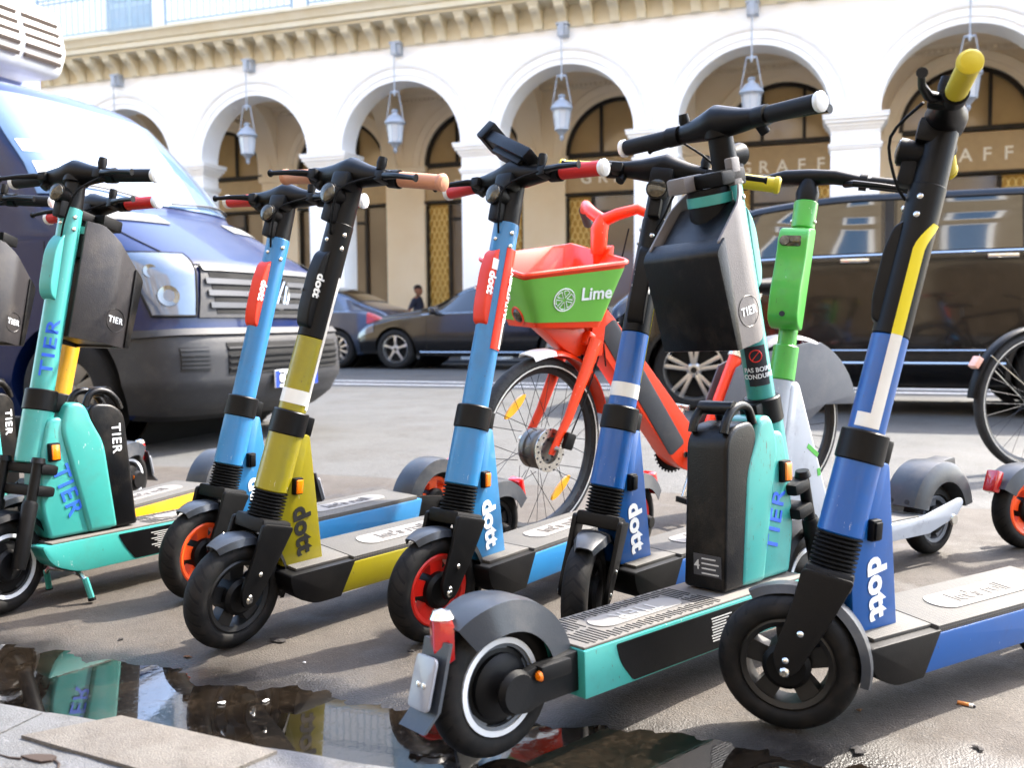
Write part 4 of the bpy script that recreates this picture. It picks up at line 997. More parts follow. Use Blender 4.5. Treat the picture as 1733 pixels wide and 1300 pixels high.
def dott(label, front, rear_deg, steer, lean, main, W=.98, upper=None, pad=None, grip=REDGRIP, cap=ENDCAP, rim=REDRIM, letters=WLET, padlet=None, extras=(), lowcol=None, lamp='amber', z=0.0, name='kick_scooter', group='parked kick scooters with letters on the neck'):
    hd = rad(rear_deg + 180)
    t = thing(name, label, 'scooter', (front[0], front[1], z), (-rad(lean), 0, hd), group)
    upper = upper or main; pad = pad or BLK; R = .132
    ax = Axis((-.035, 0, R), rad(15.2), rad(steer)); fx = Axis((-.035, 0, R), rad(15.2), 0)
    # wheels
    scoot_wheel(t, 'front_wheel', ax.M @ Vector((0, 0, R)), R, rad(steer), rim, 5)
    scoot_wheel(t, 'rear_wheel', (-W, 0, R), R, 0, rim, 5)
    # fork
    fk = G(); 
    fk.add(*_box8([ax.L(x, y, tt) for tt, a, b in ((.150, .045, .060), (.185, .045, .052)) for x in (-a, a) for y in (-b, b)]))
    fork = fk.build('fork', BLKPL, t, bev=.008)
    for sg in (-1, 1):
        pl = roundpoly([(-.048, .175, .01), (.048, .175, .012), (.050, .10, .02), (.062, .0, .02), (.040, -.032, .02), (.012, -.02, .02), (-.022, .08, .03)], 4)
        g = G().prism(pl, sg * .050, sg * .062); g.v = [tuple(ax.L(x, y, z_)) for x, y, z_ in g.v]; g.build('fork_leg', BLKPL, fork, bev=.003)
        for f_, tt in ((.036, .0), (.022, .055)):
            p = ax.L(f_, sg * .062, tt); G().lathe([(.001, .005), (.004, .004), (.006, .002), (.006, -.001), (.001, -.001)], 10, Matrix.Translation(p) @ (ax.y * sg).to_track_quat('Z', 'Y').to_matrix().to_4x4()).build('bolt', STEEL, fork)
    # front mudguard, in wheel space turned with the fork
    Mw = ax.M
    mg = arc_guard(0, R, .150, .078, 62, 108, taper=lambda f: .6 + .4 * min(1, f * 2.2)); mg.xf(Mw).build('front_mudguard', GREYPL, t, smooth=50)
    mg = arc_guard(0, R, .152, .082, 104, 196, taper=lambda f: 1 - .45 * max(0, f - .7) / .3); mg.xf(Mw).build('front_mudguard', BLKPL if main is not ROYAL else GREYPL, t, smooth=50)
    # bellows, head tube, neck wedge
    prof = []; n = 10
    for i in range(n):
        a = .168 + .084 * i / n; d = .084 / n; prof += [(.035, a), (.0435, a + d * .35), (.0435, a + d * .65), (.035, a + d)]
    G().lathe([(.01, .166)] + prof + [(.01, .254)], 22, fx.mat()).build('bellows', RUB, t, smooth=30)
    low = lowcol or main
    fx.cyl(.250, .395, .043, .042, 28).build('head_tube', low, t)
    wd = roundpoly([(-.150, .505, .01), (-.186, .512, .012), (-.246, .182), (-.120, .182), (-.092, .36)], 3)
    nk = G().prism(wd, -.033, .033).build('neck', low, t, bev=.009)
    d_ = Vector((-.06, 0, -.33)).normalized()
    for sg in (-1, 1):
        up = Vector((0, sg, 0)).cross(d_)
        if up.x > 0: up = -up
        # read downwards on the left flank, tops towards the rear
        flat_text('dott', .072, (-.176, sg * .033, .268), d_ if sg > 0 else -d_, up if sg > 0 else -up, t, letters, .04, 1.02, .0015)
        pz = G().box((-.150, sg * .038, .385), (.026, .016, .042)).build('side_marker', BLKPL, t, bev=.004)
        G().box((-.150, sg * .0475, .385), (.018, .006, .034)).build('lens', AMBER if lamp == 'amber' else BLK, pz, bev=.002)
    # folding collar
    fx.cyl(.392, .452, .0455, .0445, 28).build('collar', BLK, t)
    G().box(fx.L(-.045, 0, .422), (.03, .05, .05), fx.F).build('collar_clamp', BLK, t, bev=.006)
    # stem
    split = .64
    if upper is main: ax.cyl(.450, .935, .0345, .0335, 28).build('stem', main, t)
    else:
        ax.cyl(.450, split, .0345, .034, 28).build('stem', main, t)
        ax.cyl(split - .002, .935, .0345, .0338, 28).build('upper_stem', upper, t)
    pp = roundpoly([(.020, .655), (.040, .662, .02), (.049, .70, .03), (.050, .80, .02), (.042, .845, .03), (.026, .86)], 4)
    g = G().prism(pp, -.021, .021); g.v = [tuple(ax.L(x, y, z_)) for x, y, z_ in g.v]; g.build('stem_pad', pad, t, bev=.007, seg=3)
    if padlet:
        for sg in (-1, 1): flat_text('dott', .034, ax.L(.0395, sg * .0212, .765), -ax.a if sg > 0 else ax.a, (ax.f * -1 if sg > 0 else ax.f * -1) if sg > 0 else ax.f, t, padlet, .04, 1.02, .0012)
    screws(ax, t, .0338, [(.905, 75), (.87, 78), (.885, 5), (.905, -75), (.87, -78)])
    ax.cyl(.925, 1.045, .0325, .030, 24).build('stem_head', BLK, t)
    headlamp(ax, .995, t)
    G().box(ax.L(.020, 0, 1.037), (.05, .06, .05), ax.F).build('stem_block', BLK, t, bev=.012)
    handlebar(ax, 1.062, t, grip, cap)
    cable(t, [ax.L(.04, .12, 1.05), ax.L(.085, .06, 1.0), ax.L(.06, .03, .93), ax.L(.034, .01, .90)])
    # deck
    X1 = -W + .155
    side = roundpoly([(-.112, .172, .01), (-.118, .120, .03), (-.190, .088, .02), (X1, .092), (X1, .172)], 3)
    dk = G().prism([(p[0], p[1]) for p in roundpoly([(-.30, .170), (-.262, .092), (X1, .092, .01), (X1 - .02, .17)], 2)], -.086, .086).build('deck', main, t, bev=.006)
    G().prism(roundpoly([(-.10, .176, .012), (-.115, .118, .03), (-.185, .0865, .02), (-.268, .0865), (-.312, .176)], 3), -.088, .088).build('deck_nose', BLKPL, t, bev=.007)
    G().prism([(-.135, .176), (-.305, .176), (-.305, .1835), (-.135, .1835)], -.068, .068).build('deck_mat', DECKMAT, t, bev=.002)
    G().prism([(-.308, .168), (X1 + .005, .168), (X1 + .005, .1835), (-.308, .1835)], -.083, .083).build('deck_mat', DECKMAT, t, bev=.002)
    # oval pad with words
    pad_ = []; 
    for i in range(24):
        a = 2 * PI * i / 24; pad_.append((-.565 + .125 * (1 if math.cos(a) > 0 else -1) + .038 * math.cos(a), .038 * math.sin(a)))
    g = G(); m_ = len(pad_); g.add([(x, y, .186) for x, y in pad_] + [(x, y, .18) for x, y in pad_], [tuple(range(m_)), tuple(range(2 * m_ - 1, m_ - 1, -1))] + [(i, (i + 1) % m_, (i + 1) % m_ + m_, i + m_) for i in range(m_)])
    g.build('deck_label', mat('pale deck label', lin(118, 115, 110), .6), t, smooth=0)
    flat_text("let's roll", .058, (-.565, 0, .186), (-1, 0, 0), (0, -1, 0), t, mat('grey deck letters', lin(78, 74, 70), .6), .02, 1, .001)
    # rear: stays, mudguard, tail lamp, hub arms
    G().prism(roundpoly([(X1 + .01, .172), (X1 + .01, .095), (-W - .02, .10, .02), (-W - .03, .15, .02), (X1 - .05, .172)], 3), -.066, -.052).build('rear_arm', BLKPL, t, bev=.003)
    G().prism(roundpoly([(X1 + .01, .172), (X1 + .01, .095), (-W - .02, .10, .02), (-W - .03, .15, .02), (X1 - .05, .172)], 3), .052, .066).build('rear_arm', BLKPL, t, bev=.003)
    arc_guard(-W, R - .004, .162, .11, 8, 148, drop=.05, th=.005).build('rear_mudguard', GREYPL, t, smooth=50)
    G().box((-W - .135, 0, .235), (.028, .05, .075), Matrix.Rotation(.35, 3, 'Y')).build('tail_lamp', REDLAMP, t, bev=.008)
    for sg in (-1, 1): G().tube([(-W, sg * .062, R), (-W, sg * .082, R)], [.022, .018], 16).build('axle_cap', BLKPL, t)
    # stand
    ks = G().tube([(-.64, .05, .095), (-.665, .075, .045), (-.68, .09, .006)], [.008, .007, .007], 8); ks.build('kick_stand', BLK, t)
    for ex in extras: ex(t, ax, fx)
    return t
def _box8(p):
    """8 corner points ordered (low: --,-+,+-,++ ; high: same)"""
    return p, [(0, 1, 3, 2), (4, 6, 7, 5), (0, 4, 5, 1), (2, 3, 7, 6), (0, 2, 6, 4), (1, 5, 7, 3)]
def rings_tape(t0, t1, m, r=.0345):
    return lambda root, ax, fx: ax.wrap(r, t0, t1, 0, 359.9, .0009, n=2, m=28).build('reflective_band', m, root)
def side_tape(t0, t1, a0, a1, m, r=.0345, curl=0):
    def f(root, ax, fx):
        ax.wrap(r, t0, t1, a0, a1, .0010, n=16, fa=(lambda q: (a0 - 0, a1) if q < .75 or not curl else (a0 + curl * ((q - .75) / .25) ** 1.6, a1 + curl * ((q - .75) / .25) ** 1.6)) if curl else None).build('tape_strip', m, root)
    return f
def phone_rail(root, ax, fx):
    """folded phone holder standing up from the bar"""
    F = ax.F @ Matrix.Rotation(rad(-20), 3, 'Y') @ Matrix.Rotation(rad(-28), 3, 'X')
    c = ax.L(.0, -.03, 1.145)
    h = G().box(c, (.060, .235, .034), F).build('phone_holder', BLK, root, bev=.006)
    G().box(c + F @ Vector((0, -.120, .006)), (.078, .036, .056), F).build('holder_jaw', BLKPL, h, bev=.006)
    G().box(c + F @ Vector((-.005, .02, -.022)), (.04, .15, .02), F).build('holder_rail', BLKPL, h, bev=.004)
    G().box(c + F @ Vector((.0285, -.04, 0)), (.001, .05, .012), F).build('holder_label', GLET, h)
    G().box(ax.L(0, .01, 1.095), (.04, .05, .06), ax.F).build('holder_foot', BLKPL, h, bev=.01)
def orange_sticker(root, ax, fx):
    s = ax.wrap(.0345, .60, .865, 66, 126, .0012, n=10).build('orange_sticker', ORPAD, root)
    ax.text('GRATUITEMENT', .020, .745, 112, .0358, s, WLET, False, .01)
    w = ax.wrap(.0345, .605, .685, 108, 134, .0022, n=6).build('white_sticker', STICKW, s)
    ax.text('FREEDOM', .0125, .645, 121, .0369, s, KLET, False, .01)
def pad_sticker(root, ax, fx):
    G().box(ax.L(.036, .0216, .815), (.020, .001, .028), ax.F).build('code_sticker', STICKW, root)
def red_tag(root, ax, fx):
    G().prism([(-.52, .165), (-.545, .165), (-.555, .10), (-.53, .10)], .0862, .0875).build('red_tag', STICKR, root)
ORIM = mat('orange rim', lin(240, 84, 30), .4, dirt=.15)
dott('sky blue scooter with orange wheel beside the van, behind the mustard scooter', gpt(335, 935, .132), 53, 6, 2.4, SKY, pad=ORPAD, rim=ORIM, padlet=WLET, lamp='none')
dott('mustard yellow scooter with tan grips and black upper stem', gpt(388, 1003, .132), 51, 3, 6, OLIVE, W=.95, upper=BLK, pad=BLK, grip=TANGRIP, cap=TANGRIP, rim=BLKRIM, letters=KLET, padlet=GLET, extras=(rings_tape(.47, .505, REFL), side_tape(.46, .80, 105, 150, REFL)))
dott('sky blue scooter with bright red wheel and phone holder in the middle of the row', gpt(733, 996, .132), 54, -8, 1.5, SKY, pad=ORPAD, rim=REDRIM, padlet=WLET, extras=(phone_rail, orange_sticker, pad_sticker, red_tag))
dott('royal blue scooter with yellow grips standing in front of the orange bicycle', gpt(978, 1002, .132), 46, 26, 1.5, ROYAL, upper=BLK, pad=BLK, grip=YELGRIP, cap=YELGRIP, rim=BLKRIM, padlet=GLET, lamp='none', extras=(rings_tape(.475, .51, REFL), side_tape(.52, .80, 100, 122, YTAPE), side_tape(.46, .66, 122, 140, REFL)))
dott('royal blue scooter with yellow grip pointing at the viewer, nearest at the right', gpt(1338, 1124, .132), 31, -54, 4, ROYAL, upper=BLK, pad=BLK, grip=YELGRIP, cap=YELGRIP, rim=BLKRIM, padlet=None, lamp='none', extras=(side_tape(.458, .485, 50, 128, REFL), side_tape(.458, .64, 92, 128, REFL), side_tape(.64, .86, 92, 128, YTAPE, curl=45)))
dott('yellow scooter with red grips behind the turquoise scooters at the left edge', (-1.47, 2.78), 72, -14, 2, YEL, grip=REDGRIP, rim=REDRIM, pad=ORPAD, lamp='none')
dott('sky blue scooter at the right edge showing only its orange rear wheel', (2.66, 3.50), 200, 0, 4, SKY, grip=REDGRIP, rim=ORIM, pad=ORPAD)
# ---------------------------------------------------------------- turquoise scooters with battery case and helmet box
def tier(label, front, rear_deg, steer, lean, W=1.0, z=0.0, pitch_=0.0, boxm=HDARK, glow=False):
    hd = rad(rear_deg + 180)
    t = thing('kick_scooter', label, 'scooter', (front[0], front[1], z), (-rad(lean), pitch_, hd), 'turquoise kick scooters with helmet boxes')
    R = .130; RK = rad(13.0)
    ax = Axis((-.04, 0, R), RK, rad(steer)); fx = Axis((-.04, 0, R), RK, 0)
    scoot_wheel(t, 'front_wheel', ax.M @ Vector((0, 0, R)), R, rad(steer), BLKRIM, 5, True)
    scoot_wheel(t, 'rear_wheel', (-W, 0, R), R, 0, mat('slate rim', lin(84, 90, 98), .5, dirt=.3), 5, True, .06)
    # twin crown fork
    fk = G()
    for tt in (.185, .245): fk.add(*_box8([ax.L(x, y, q) for q in (tt, tt + .03) for x in (-.03, .03) for y in (-.078, .078)]))
    fork = fk.build('fork_crown', BLKPL, t, bev=.01)
    for sg in (-1, 1):
        G().tube([ax.L(.03, sg * .060, .28), ax.L(.032, sg * .060, .16)], [.014, .014], 14).build('fork_leg', STEEL if False else BLK, fork)
        G().tube([ax.L(.032, sg * .060, .17), ax.L(.034, sg * .060, .16), ax.L(.036, sg * .060, .02), ax.L(.038, sg * .060, -.012)], [.018, .021, .020, .018], 14).build('fork_leg', BLKPL, fork)
        G().tube([ax.L(.03, sg * .060, .275), ax.L(.03, sg * .060, .29)], [.02, .016], 12).build('fork_cap', BLK, fork)
    arc_guard(0, R, .150, .085, 50, 175, taper=lambda f: .55 + .45 * min(1, 4 * f) * min(1, 4 * (1 - f) + .3)).xf(ax.M).build('front_mudguard', BLKPL, t, smooth=50)
    # head tube, frame leg, battery shell
    fx.cyl(.275, .428, .041, .041, 26).build('head_tube', TEAL, t)
    leg = roundpoly([(-.110, .42, .02), (-.135, .520, .02), (-.178, .522, .02), (-.290, .182), (-.120, .182), (-.098, .28, .06)], 4)
    G().prism(leg, -.050, .050).build('frame_leg', TEAL, t, bev=.011, seg=3)
    shell = roundpoly([(-.165, .49, .03), (-.192, .563, .03), (-.240, .556, .035), (-.262, .50, .03), (-.295, .44, .03), (-.322, .182), (-.23, .182)], 4)
    G().prism(shell, -.058, .058).build('battery_shell', TEAL, t, bev=.014, seg=3)
    bat = roundpoly([(-.246, .515, .02), (-.265, .553, .02), (-.330, .546, .03), (-.362, .515, .03), (-.384, .182), (-.29, .182), (-.280, .44, .03)], 4)
    b = G().prism(bat, -.056, .056).build('battery', BATT, t, bev=.010, seg=3)
    # carrying handle: a looped bar over a hollow
    hp_ = [(-.356, .530), (-.346, .556), (-.322, .580), (-.292, .588), (-.264, .578), (-.248, .545)]
    for sg in (-1, 1):
        P_ = [(catmull([p[0] for p in hp_], k / 16), sg * .043, catmull([p[1] for p in hp_], k / 16)) for k in range(17)]
        G().tube(P_, .0105, 10).build('battery_handle', BATT, b)
    G().tube([(-.318, -.046, .583), (-.318, .046, .583)], .016, 12).build('battery_handle', BATT, b)
    for sg in (-1, 1):
        flat_text('TIER', .040, (-.330, sg * .0565, .445), (0, 0, 1 if sg < 0 else -1), (1, 0, 0) if sg < 0 else (1, 0, 0), t, WLET, .012, 1.15, .0012, sx=1.0) if sg < 0 else flat_text('TIER', .040, (-.330, .0565, .445), (0, 0, -1), (-1, 0, 0), t, WLET, .012, 1.15, .0012)
        d_ = Vector((-.100, 0, -.34)).normalized() * (1 if sg > 0 else -1)
        up = Vector((0, sg, 0)).cross(d_)
        flat_text('TIER', .068, (-.176, sg * .0505, .312), d_, up, t, BLET, .012, 1.15, .0012)
        pz = G().box((-.142, sg * .055, .425), (.032, .018, .052)).build('side_marker', BLKPL, t, bev=.005)
        G().box((-.142, sg * .0655, .425), (.022, .008, .042)).build('lens', AMBER, pz, bev=.003)
    # spec plate on the battery back
    pl = G().box((-.3815, -.01, .235), (.001, .075, .05)).build('spec_plate', mat('spec plate grey', lin(52, 52, 54), .5), b)
    for k in range(4): G().box((-.3822, -.018 + .004 * (k % 2), .218 + k * .011), (.0008, .046 - .008 * (k % 2), .003)).build('print_line', GLET, pl)
    flat_text('4', .03, (-.3822, .018, .235), (0, -1, 0), (0, 0, 1), pl, GLET, .01, 1, .0004)
    fx.cyl(.422, .482, .0445, .0435, 26).build('collar', BLK, t)
    G().box(fx.L(-.04, 0, .452), (.04, .05, .052), fx.F).build('collar_clamp', BLK, t, bev=.006)
    # stem with the front bulge
    ax.cyl(.478, 1.015, .0325, .031, 26).build('stem', TEAL, t)
    pp = roundpoly([(.022, .735), (.042, .745, .02), (.052, .775, .03), (.053, .87, .02), (.043, .905, .02), (.027, .93)], 4)
    g = G().prism(pp, -.022, .022); g.v = [tuple(ax.L(x, y, q)) for x, y, q in g.v]; g.build('stem_pad', TEAL, t, bev=.007, seg=3)
    ax.text('TIER', .044, .60, 52, .0325, t, BLET, False, .012, 1.15, 1.7)
    ax.text('r.app', .022, .0, 0, .0325, t, BLET, False) if False else None
    screws(ax, t, .0312, [(.985, 70), (.95, 74), (.965, 0), (.985, -70), (.95, -74)])
    # warning sticker
    if glow:
        w = ax.wrap(.0325, .515, .610, 175, 262, .0012).build('warning_sticker', INK, t)
        for nm, tt, hh in (('PAS BOIRE', .554, .0155), ('CONDUIRE', .538, .0155)):
            vs, fs = text_mesh(nm, .015, 1); out = []
            for v in vs:
                an = rad(220) + v.x * hh * .95 / .034; d = ax.f * math.cos(an) + ax.y * math.sin(an); out.append(ax.P(tt + v.y * hh) + d * (.0325 + .0024 + v.z * .01))
            G().add(out, fs).build('lettering', WLET, w, smooth=0)
        pts = []
        for i in range(24):
            a = 2 * PI * i / 24; an = rad(218) + .014 * math.cos(a) / .034; d = ax.f * math.cos(an) + ax.y * math.sin(an); pts.append(ax.P(.587 + .014 * math.sin(a)) + d * .0345)
        g = G().tube(pts, .0015, 5, False, True); g.tube([pts[3], pts[15]], .0014, 5); g.build('ban_symbol', STICKR, w)
    ax.cyl(1.01, 1.10, .030, .028, 24).build('stem_head', BLK, t)
    headlamp(ax, 1.045, t, .05)
    handlebar(ax, 1.115, t, BLKGRIP, ENDCAP, half=.258, glen=.12)
    ax.cyl(1.09, 1.14, .036, .034, 22).build('stem_cap', BLK, t)
    # helmet box on the rider's side of the stem
    def wy(x): return .093 if x < -.11 else .093 - .050 * ((x + .11) / .09) ** 1.25
    def wtop(x): return interp([(-.215, .83), (-.205, .872), (-.060, .985), (-.02, .985)], x)
    def wbot(x): return interp([(-.215, .82), (-.188, .640), (-.02, .640)], x)
    XS = [-.196, -.188, -.17, -.15, -.13, -.11, -.095, -.08, -.065, -.05, -.035, -.02]
    g = G().prism([(-.050, .955), (-.085, .945), (-.198, .858), (-.186, .648), (-.050, .648)], -.080, .080)
    g.v = [tuple(ax.L(x, y * (1 if x < -.08 else .55), q)) for x, y, q in g.v]; hb = g.build('helmet_box', BATT, t, bev=.004, smooth=25)
    g = G().prism(roundpoly([(-.180, .886, .004), (-.205, .868, .004), (-.216, .856, .01), (-.198, .642, .004), (-.180, .642)], 2), -.1015, .1015)
    g.v = [tuple(ax.L(x, y, q)) for x, y, q in g.v]; g.build('box_back', BATT, hb, bev=.006, smooth=25)
    for sg in (-1, 1):
        rings = [[ax.L(x, sg * (wy(x) + .003), wbot(x)), ax.L(x, sg * (wy(x) + .003), wtop(x)), ax.L(x, sg * (wy(x) - .003), wtop(x)), ax.L(x, sg * (wy(x) - .003), wbot(x))] for x in XS]
        G().loft(rings).build('box_wing', boxm, hb, bev=.0018, smooth=40)
        el = G().tube([ax.L(-.132 + .036 * math.cos(2 * PI * k / 28), sg * .0966, .715 + .034 * math.sin(2 * PI * k / 28)) for k in range(28)], .0008, 4, False, True); el.build('box_oval', BATT, hb)
        flat_text('TIER', .026, ax.L(-.132, sg * .0962, .715), -ax.f if sg > 0 else ax.f, ax.a, hb, WLET, .012, 1.15, .0012)
    # lock on top of the box
    G().tube([ax.L(-.075, 0, .88), ax.L(-.075, 0, .985)], [.052, .048], 20).build('box_lock', BLKPL, hb)
    G().lathe([(.0515, .950), (.0510, .972), (.047, .972), (.047, .950)], 24, Matrix.Translation(ax.L(-.075, 0, 0) - ax.base + ax.base) @ ax.F.to_4x4(), True).build('lock_stripe', TEAL, hb)
    G().box(ax.L(-.105, .035, 1.003), (.075, .05, .036), ax.F).build('lock_lid', HGREY if glow else BLKPL, hb, bev=.006)
    G().box(ax.L(-.062, -.02, 1.003), (.09, .09, .032), ax.F).build('lock_lid', BLKPL, hb, bev=.008)
    G().box(ax.L(-.05, -.055, 1.012), (.03, .02, .06), ax.F).build('lock_clasp', HGREY, hb, bev=.004)
    if glow: flat_text('A', .0, (0, 0, 0), (1, 0, 0), (0, 1, 0), t, GLET) if False else None
    # deck
    X1 = -W + .150
    sidep = roundpoly([(-.075, .172, .012), (-.100, .115, .03), (-.175, .082, .03), (X1, .082), (X1, .172)], 4)
    G().prism(sidep, -.088, .088).build('deck', TEAL, t, bev=.006)
    for sg in (-1, 1):
        ins = roundpoly([(-.300, .166, .006), (-.318, .128, .03), (-.350, .086, .006), (X1 + .13, .086, .006), (X1 + .095, .128, .03), (X1 + .085, .166, .006)], 4)
        G().prism(ins, sg * .086, sg * .0895).build('side_panel', BLK, t, bev=.0)
        tx = G()
        for k in range(9): tx.box((-.44 - .004 * (k % 3), sg * .0898, .152 - k * .006), (.07 - .012 * (k % 3), .0008, .0022))
        tx.build('panel_print', GLET, t, smooth=0)
    G().prism([(-.105, .172), (X1 + .004, .172), (X1 + .004, .1775), (-.105, .1775)], -.084, .084).build('deck_mat', mat('grey deck plate', lin(84, 81, 77), .7, col2=lin(104, 98, 90), ns=20, dirt=.3), t, bev=.002)
    gr = G(); x = -.42
    while x > X1 + .02:
        for sg in (-1, 1):
            inside = -.745 < x < -.475
            y0 = .042 if inside else .004; ph = int(round(-x * 1000 / 9)) % 2
            gr.box((x, sg * (y0 + (.078 - y0) / 2), .1776), (.0036, .078 - y0 - (.012 if ph else 0), .0016))
        x -= .0115
    o = gr.build('deck_grooves', RUB, t, smooth=0); o['kind'] = 'stuff'
    pad_ = []
    for i in range(24):
        a = 2 * PI * i / 24; pad_.append((-.61 + .095 * (1 if math.cos(a) > 0 else -1) + .034 * math.cos(a), .034 * math.sin(a)))
    g = G(); m_ = len(pad_); g.add([(x, y, .180) for x, y in pad_] + [(x, y, .175) for x, y in pad_], [tuple(range(m_)), tuple(range(2 * m_ - 1, m_ - 1, -1))] + [(i, (i + 1) % m_, (i + 1) % m_ + m_, i + m_) for i in range(m_)])
    g.build('deck_label', mat('pale deck label', lin(118, 115, 110), .6), t, smooth=0)
    flat_text('TIER', .060, (-.61, 0, .180), (-1, 0, 0), (0, -1, 0), t, mat('pale deck letters', lin(150, 148, 142), .6), .012, 1.15, .001)
    # rear end
    for sg in (-1, 1):
        G().prism(roundpoly([(X1 + .01, .170, .01), (X1 + .01, .095, .01), (-W + .055, .095, .01), (-W + .02, .085, .02), (-W - .03, .105, .02), (-W - .03, .150, .02), (-W + .05, .165, .01)], 3), sg * .050, sg * .070).build('rear_arm', BLKPL, t, bev=.004)
        a_ = G().box((-W + .085, sg * .073, .152), (.075, .022, .03)).build('turn_lamp', BLKPL, t, bev=.006)
        G().tube([(-W + .047, sg * .078, .150), (-W + .042, sg * .078, .150)], [.010, .007], 10).build('lens', AMBER, a_)
        G().tube([(-W, sg * .066, R), (-W, sg * .078, R)], [.040, .034], 20).build('axle_cap', BLKPL, t)
    arc_guard(-W, R - .002, .164, .118, 2, 128, drop=.058, th=.005, n=28, taper=lambda f: 1.0 if f < .8 else 1 - .25 * (f - .8) / .2).build('rear_mudguard', GREYPL, t, smooth=50)
    for sg in (-1, 1): pass
    tl = G().loft([[Vector((-W - .098 + dx, yy * .024 * k, .272 - q)) for dx, yy in ((0, -1), (-.022, -.7), (-.026, 0), (-.022, .7), (0, 1), (.01, 0))] for q, k in ((0, .7), (.012, 1), (.07, .95), (.085, .6))]).build('tail_lamp', REDLAMP, t, smooth=60)
    G().lathe([(.002, .016), (.016, .012), (.022, .0), (.002, .0)], 14, Matrix.Translation((-W - .106, 0, .272))).build('lamp_cap', STEEL, tl)
    pr = G().prism(roundpoly([(-.029, -.045, .011), (.029, -.045, .011), (.029, .045, .011), (-.029, .045, .011)], 4), -.003, .003)
    Mr = Matrix.Translation((-W - .150, 0, .170)) @ Matrix.Rotation(rad(16), 4, 'Y') @ Matrix.Rotation(rad(90), 4, 'Z')
    rp = pr.xf(Mr).build('reflector_plate', PALEREF, t, bev=.002)
    for yy in (-.008, .008): G().lathe([(.001, .003), (.005, .002), (.006, -.001), (.001, -.001)], 8, Mr @ Matrix.Translation((yy, .003, -.004)) @ Matrix.Rotation(-PI / 2, 4, 'X')).build('rivet', STEEL, rp)
    G().loft([[Vector((-W - .118 - a, yy * .036, .235 - b)) for yy in (-1, 1)] + [Vector((-W - .111 - a, yy * .036, .235 - b)) for yy in (1, -1)] for a, b in ((0, 0), (.016, .06), (.030, .11), (.060, .138))]).build('mud_flap', GREYPL, t, smooth=60)
    # double stand
    st = G().tube([(-.19, -.055, .085), (-.19, .055, .085)], .012, 8)
    st = st.build('stand_bracket', BLK, t)
    for sg in (-1, 1):
        G().tube([(-.19, sg * .03, .075), (-.18, sg * .085, .075), (-.182, sg * .105, .06)], .007, 8).build('stand_arm', STEEL, st)
        G().tube([(-.182, sg * .105, .066), (-.192, sg * .115, .008)], .009, 8).build('stand_foot', TEAL, st)
        G().tube([(-.192, sg * .115, .010), (-.193, sg * .116, .001)], .011, 8).build('stand_tip', RUB, st)
    cable(t, [ax.L(.03, .13, 1.10), ax.L(.075, .09, 1.04), ax.L(.05, .035, .97), ax.L(.03, .01, .92)])
    return t
IR = gpt(836, 1277)
hI = rad(41); fI = (IR.x + math.cos(hI), IR.y + math.sin(hI))
tier('turquoise scooter nearest the viewer, seen from behind with black battery and helmet box', fI, 41 + 180, 0, 2, pitch_=0, boxm=HGREY, glow=True)
tier('turquoise scooter at the left with its whole grey helmet panel and stand visible', gpt(0, 958, .13), 54, 16, -2.5)
tier('turquoise scooter cut off by the left edge of the picture', (-1.92, 3.0), 74, 6, 1)

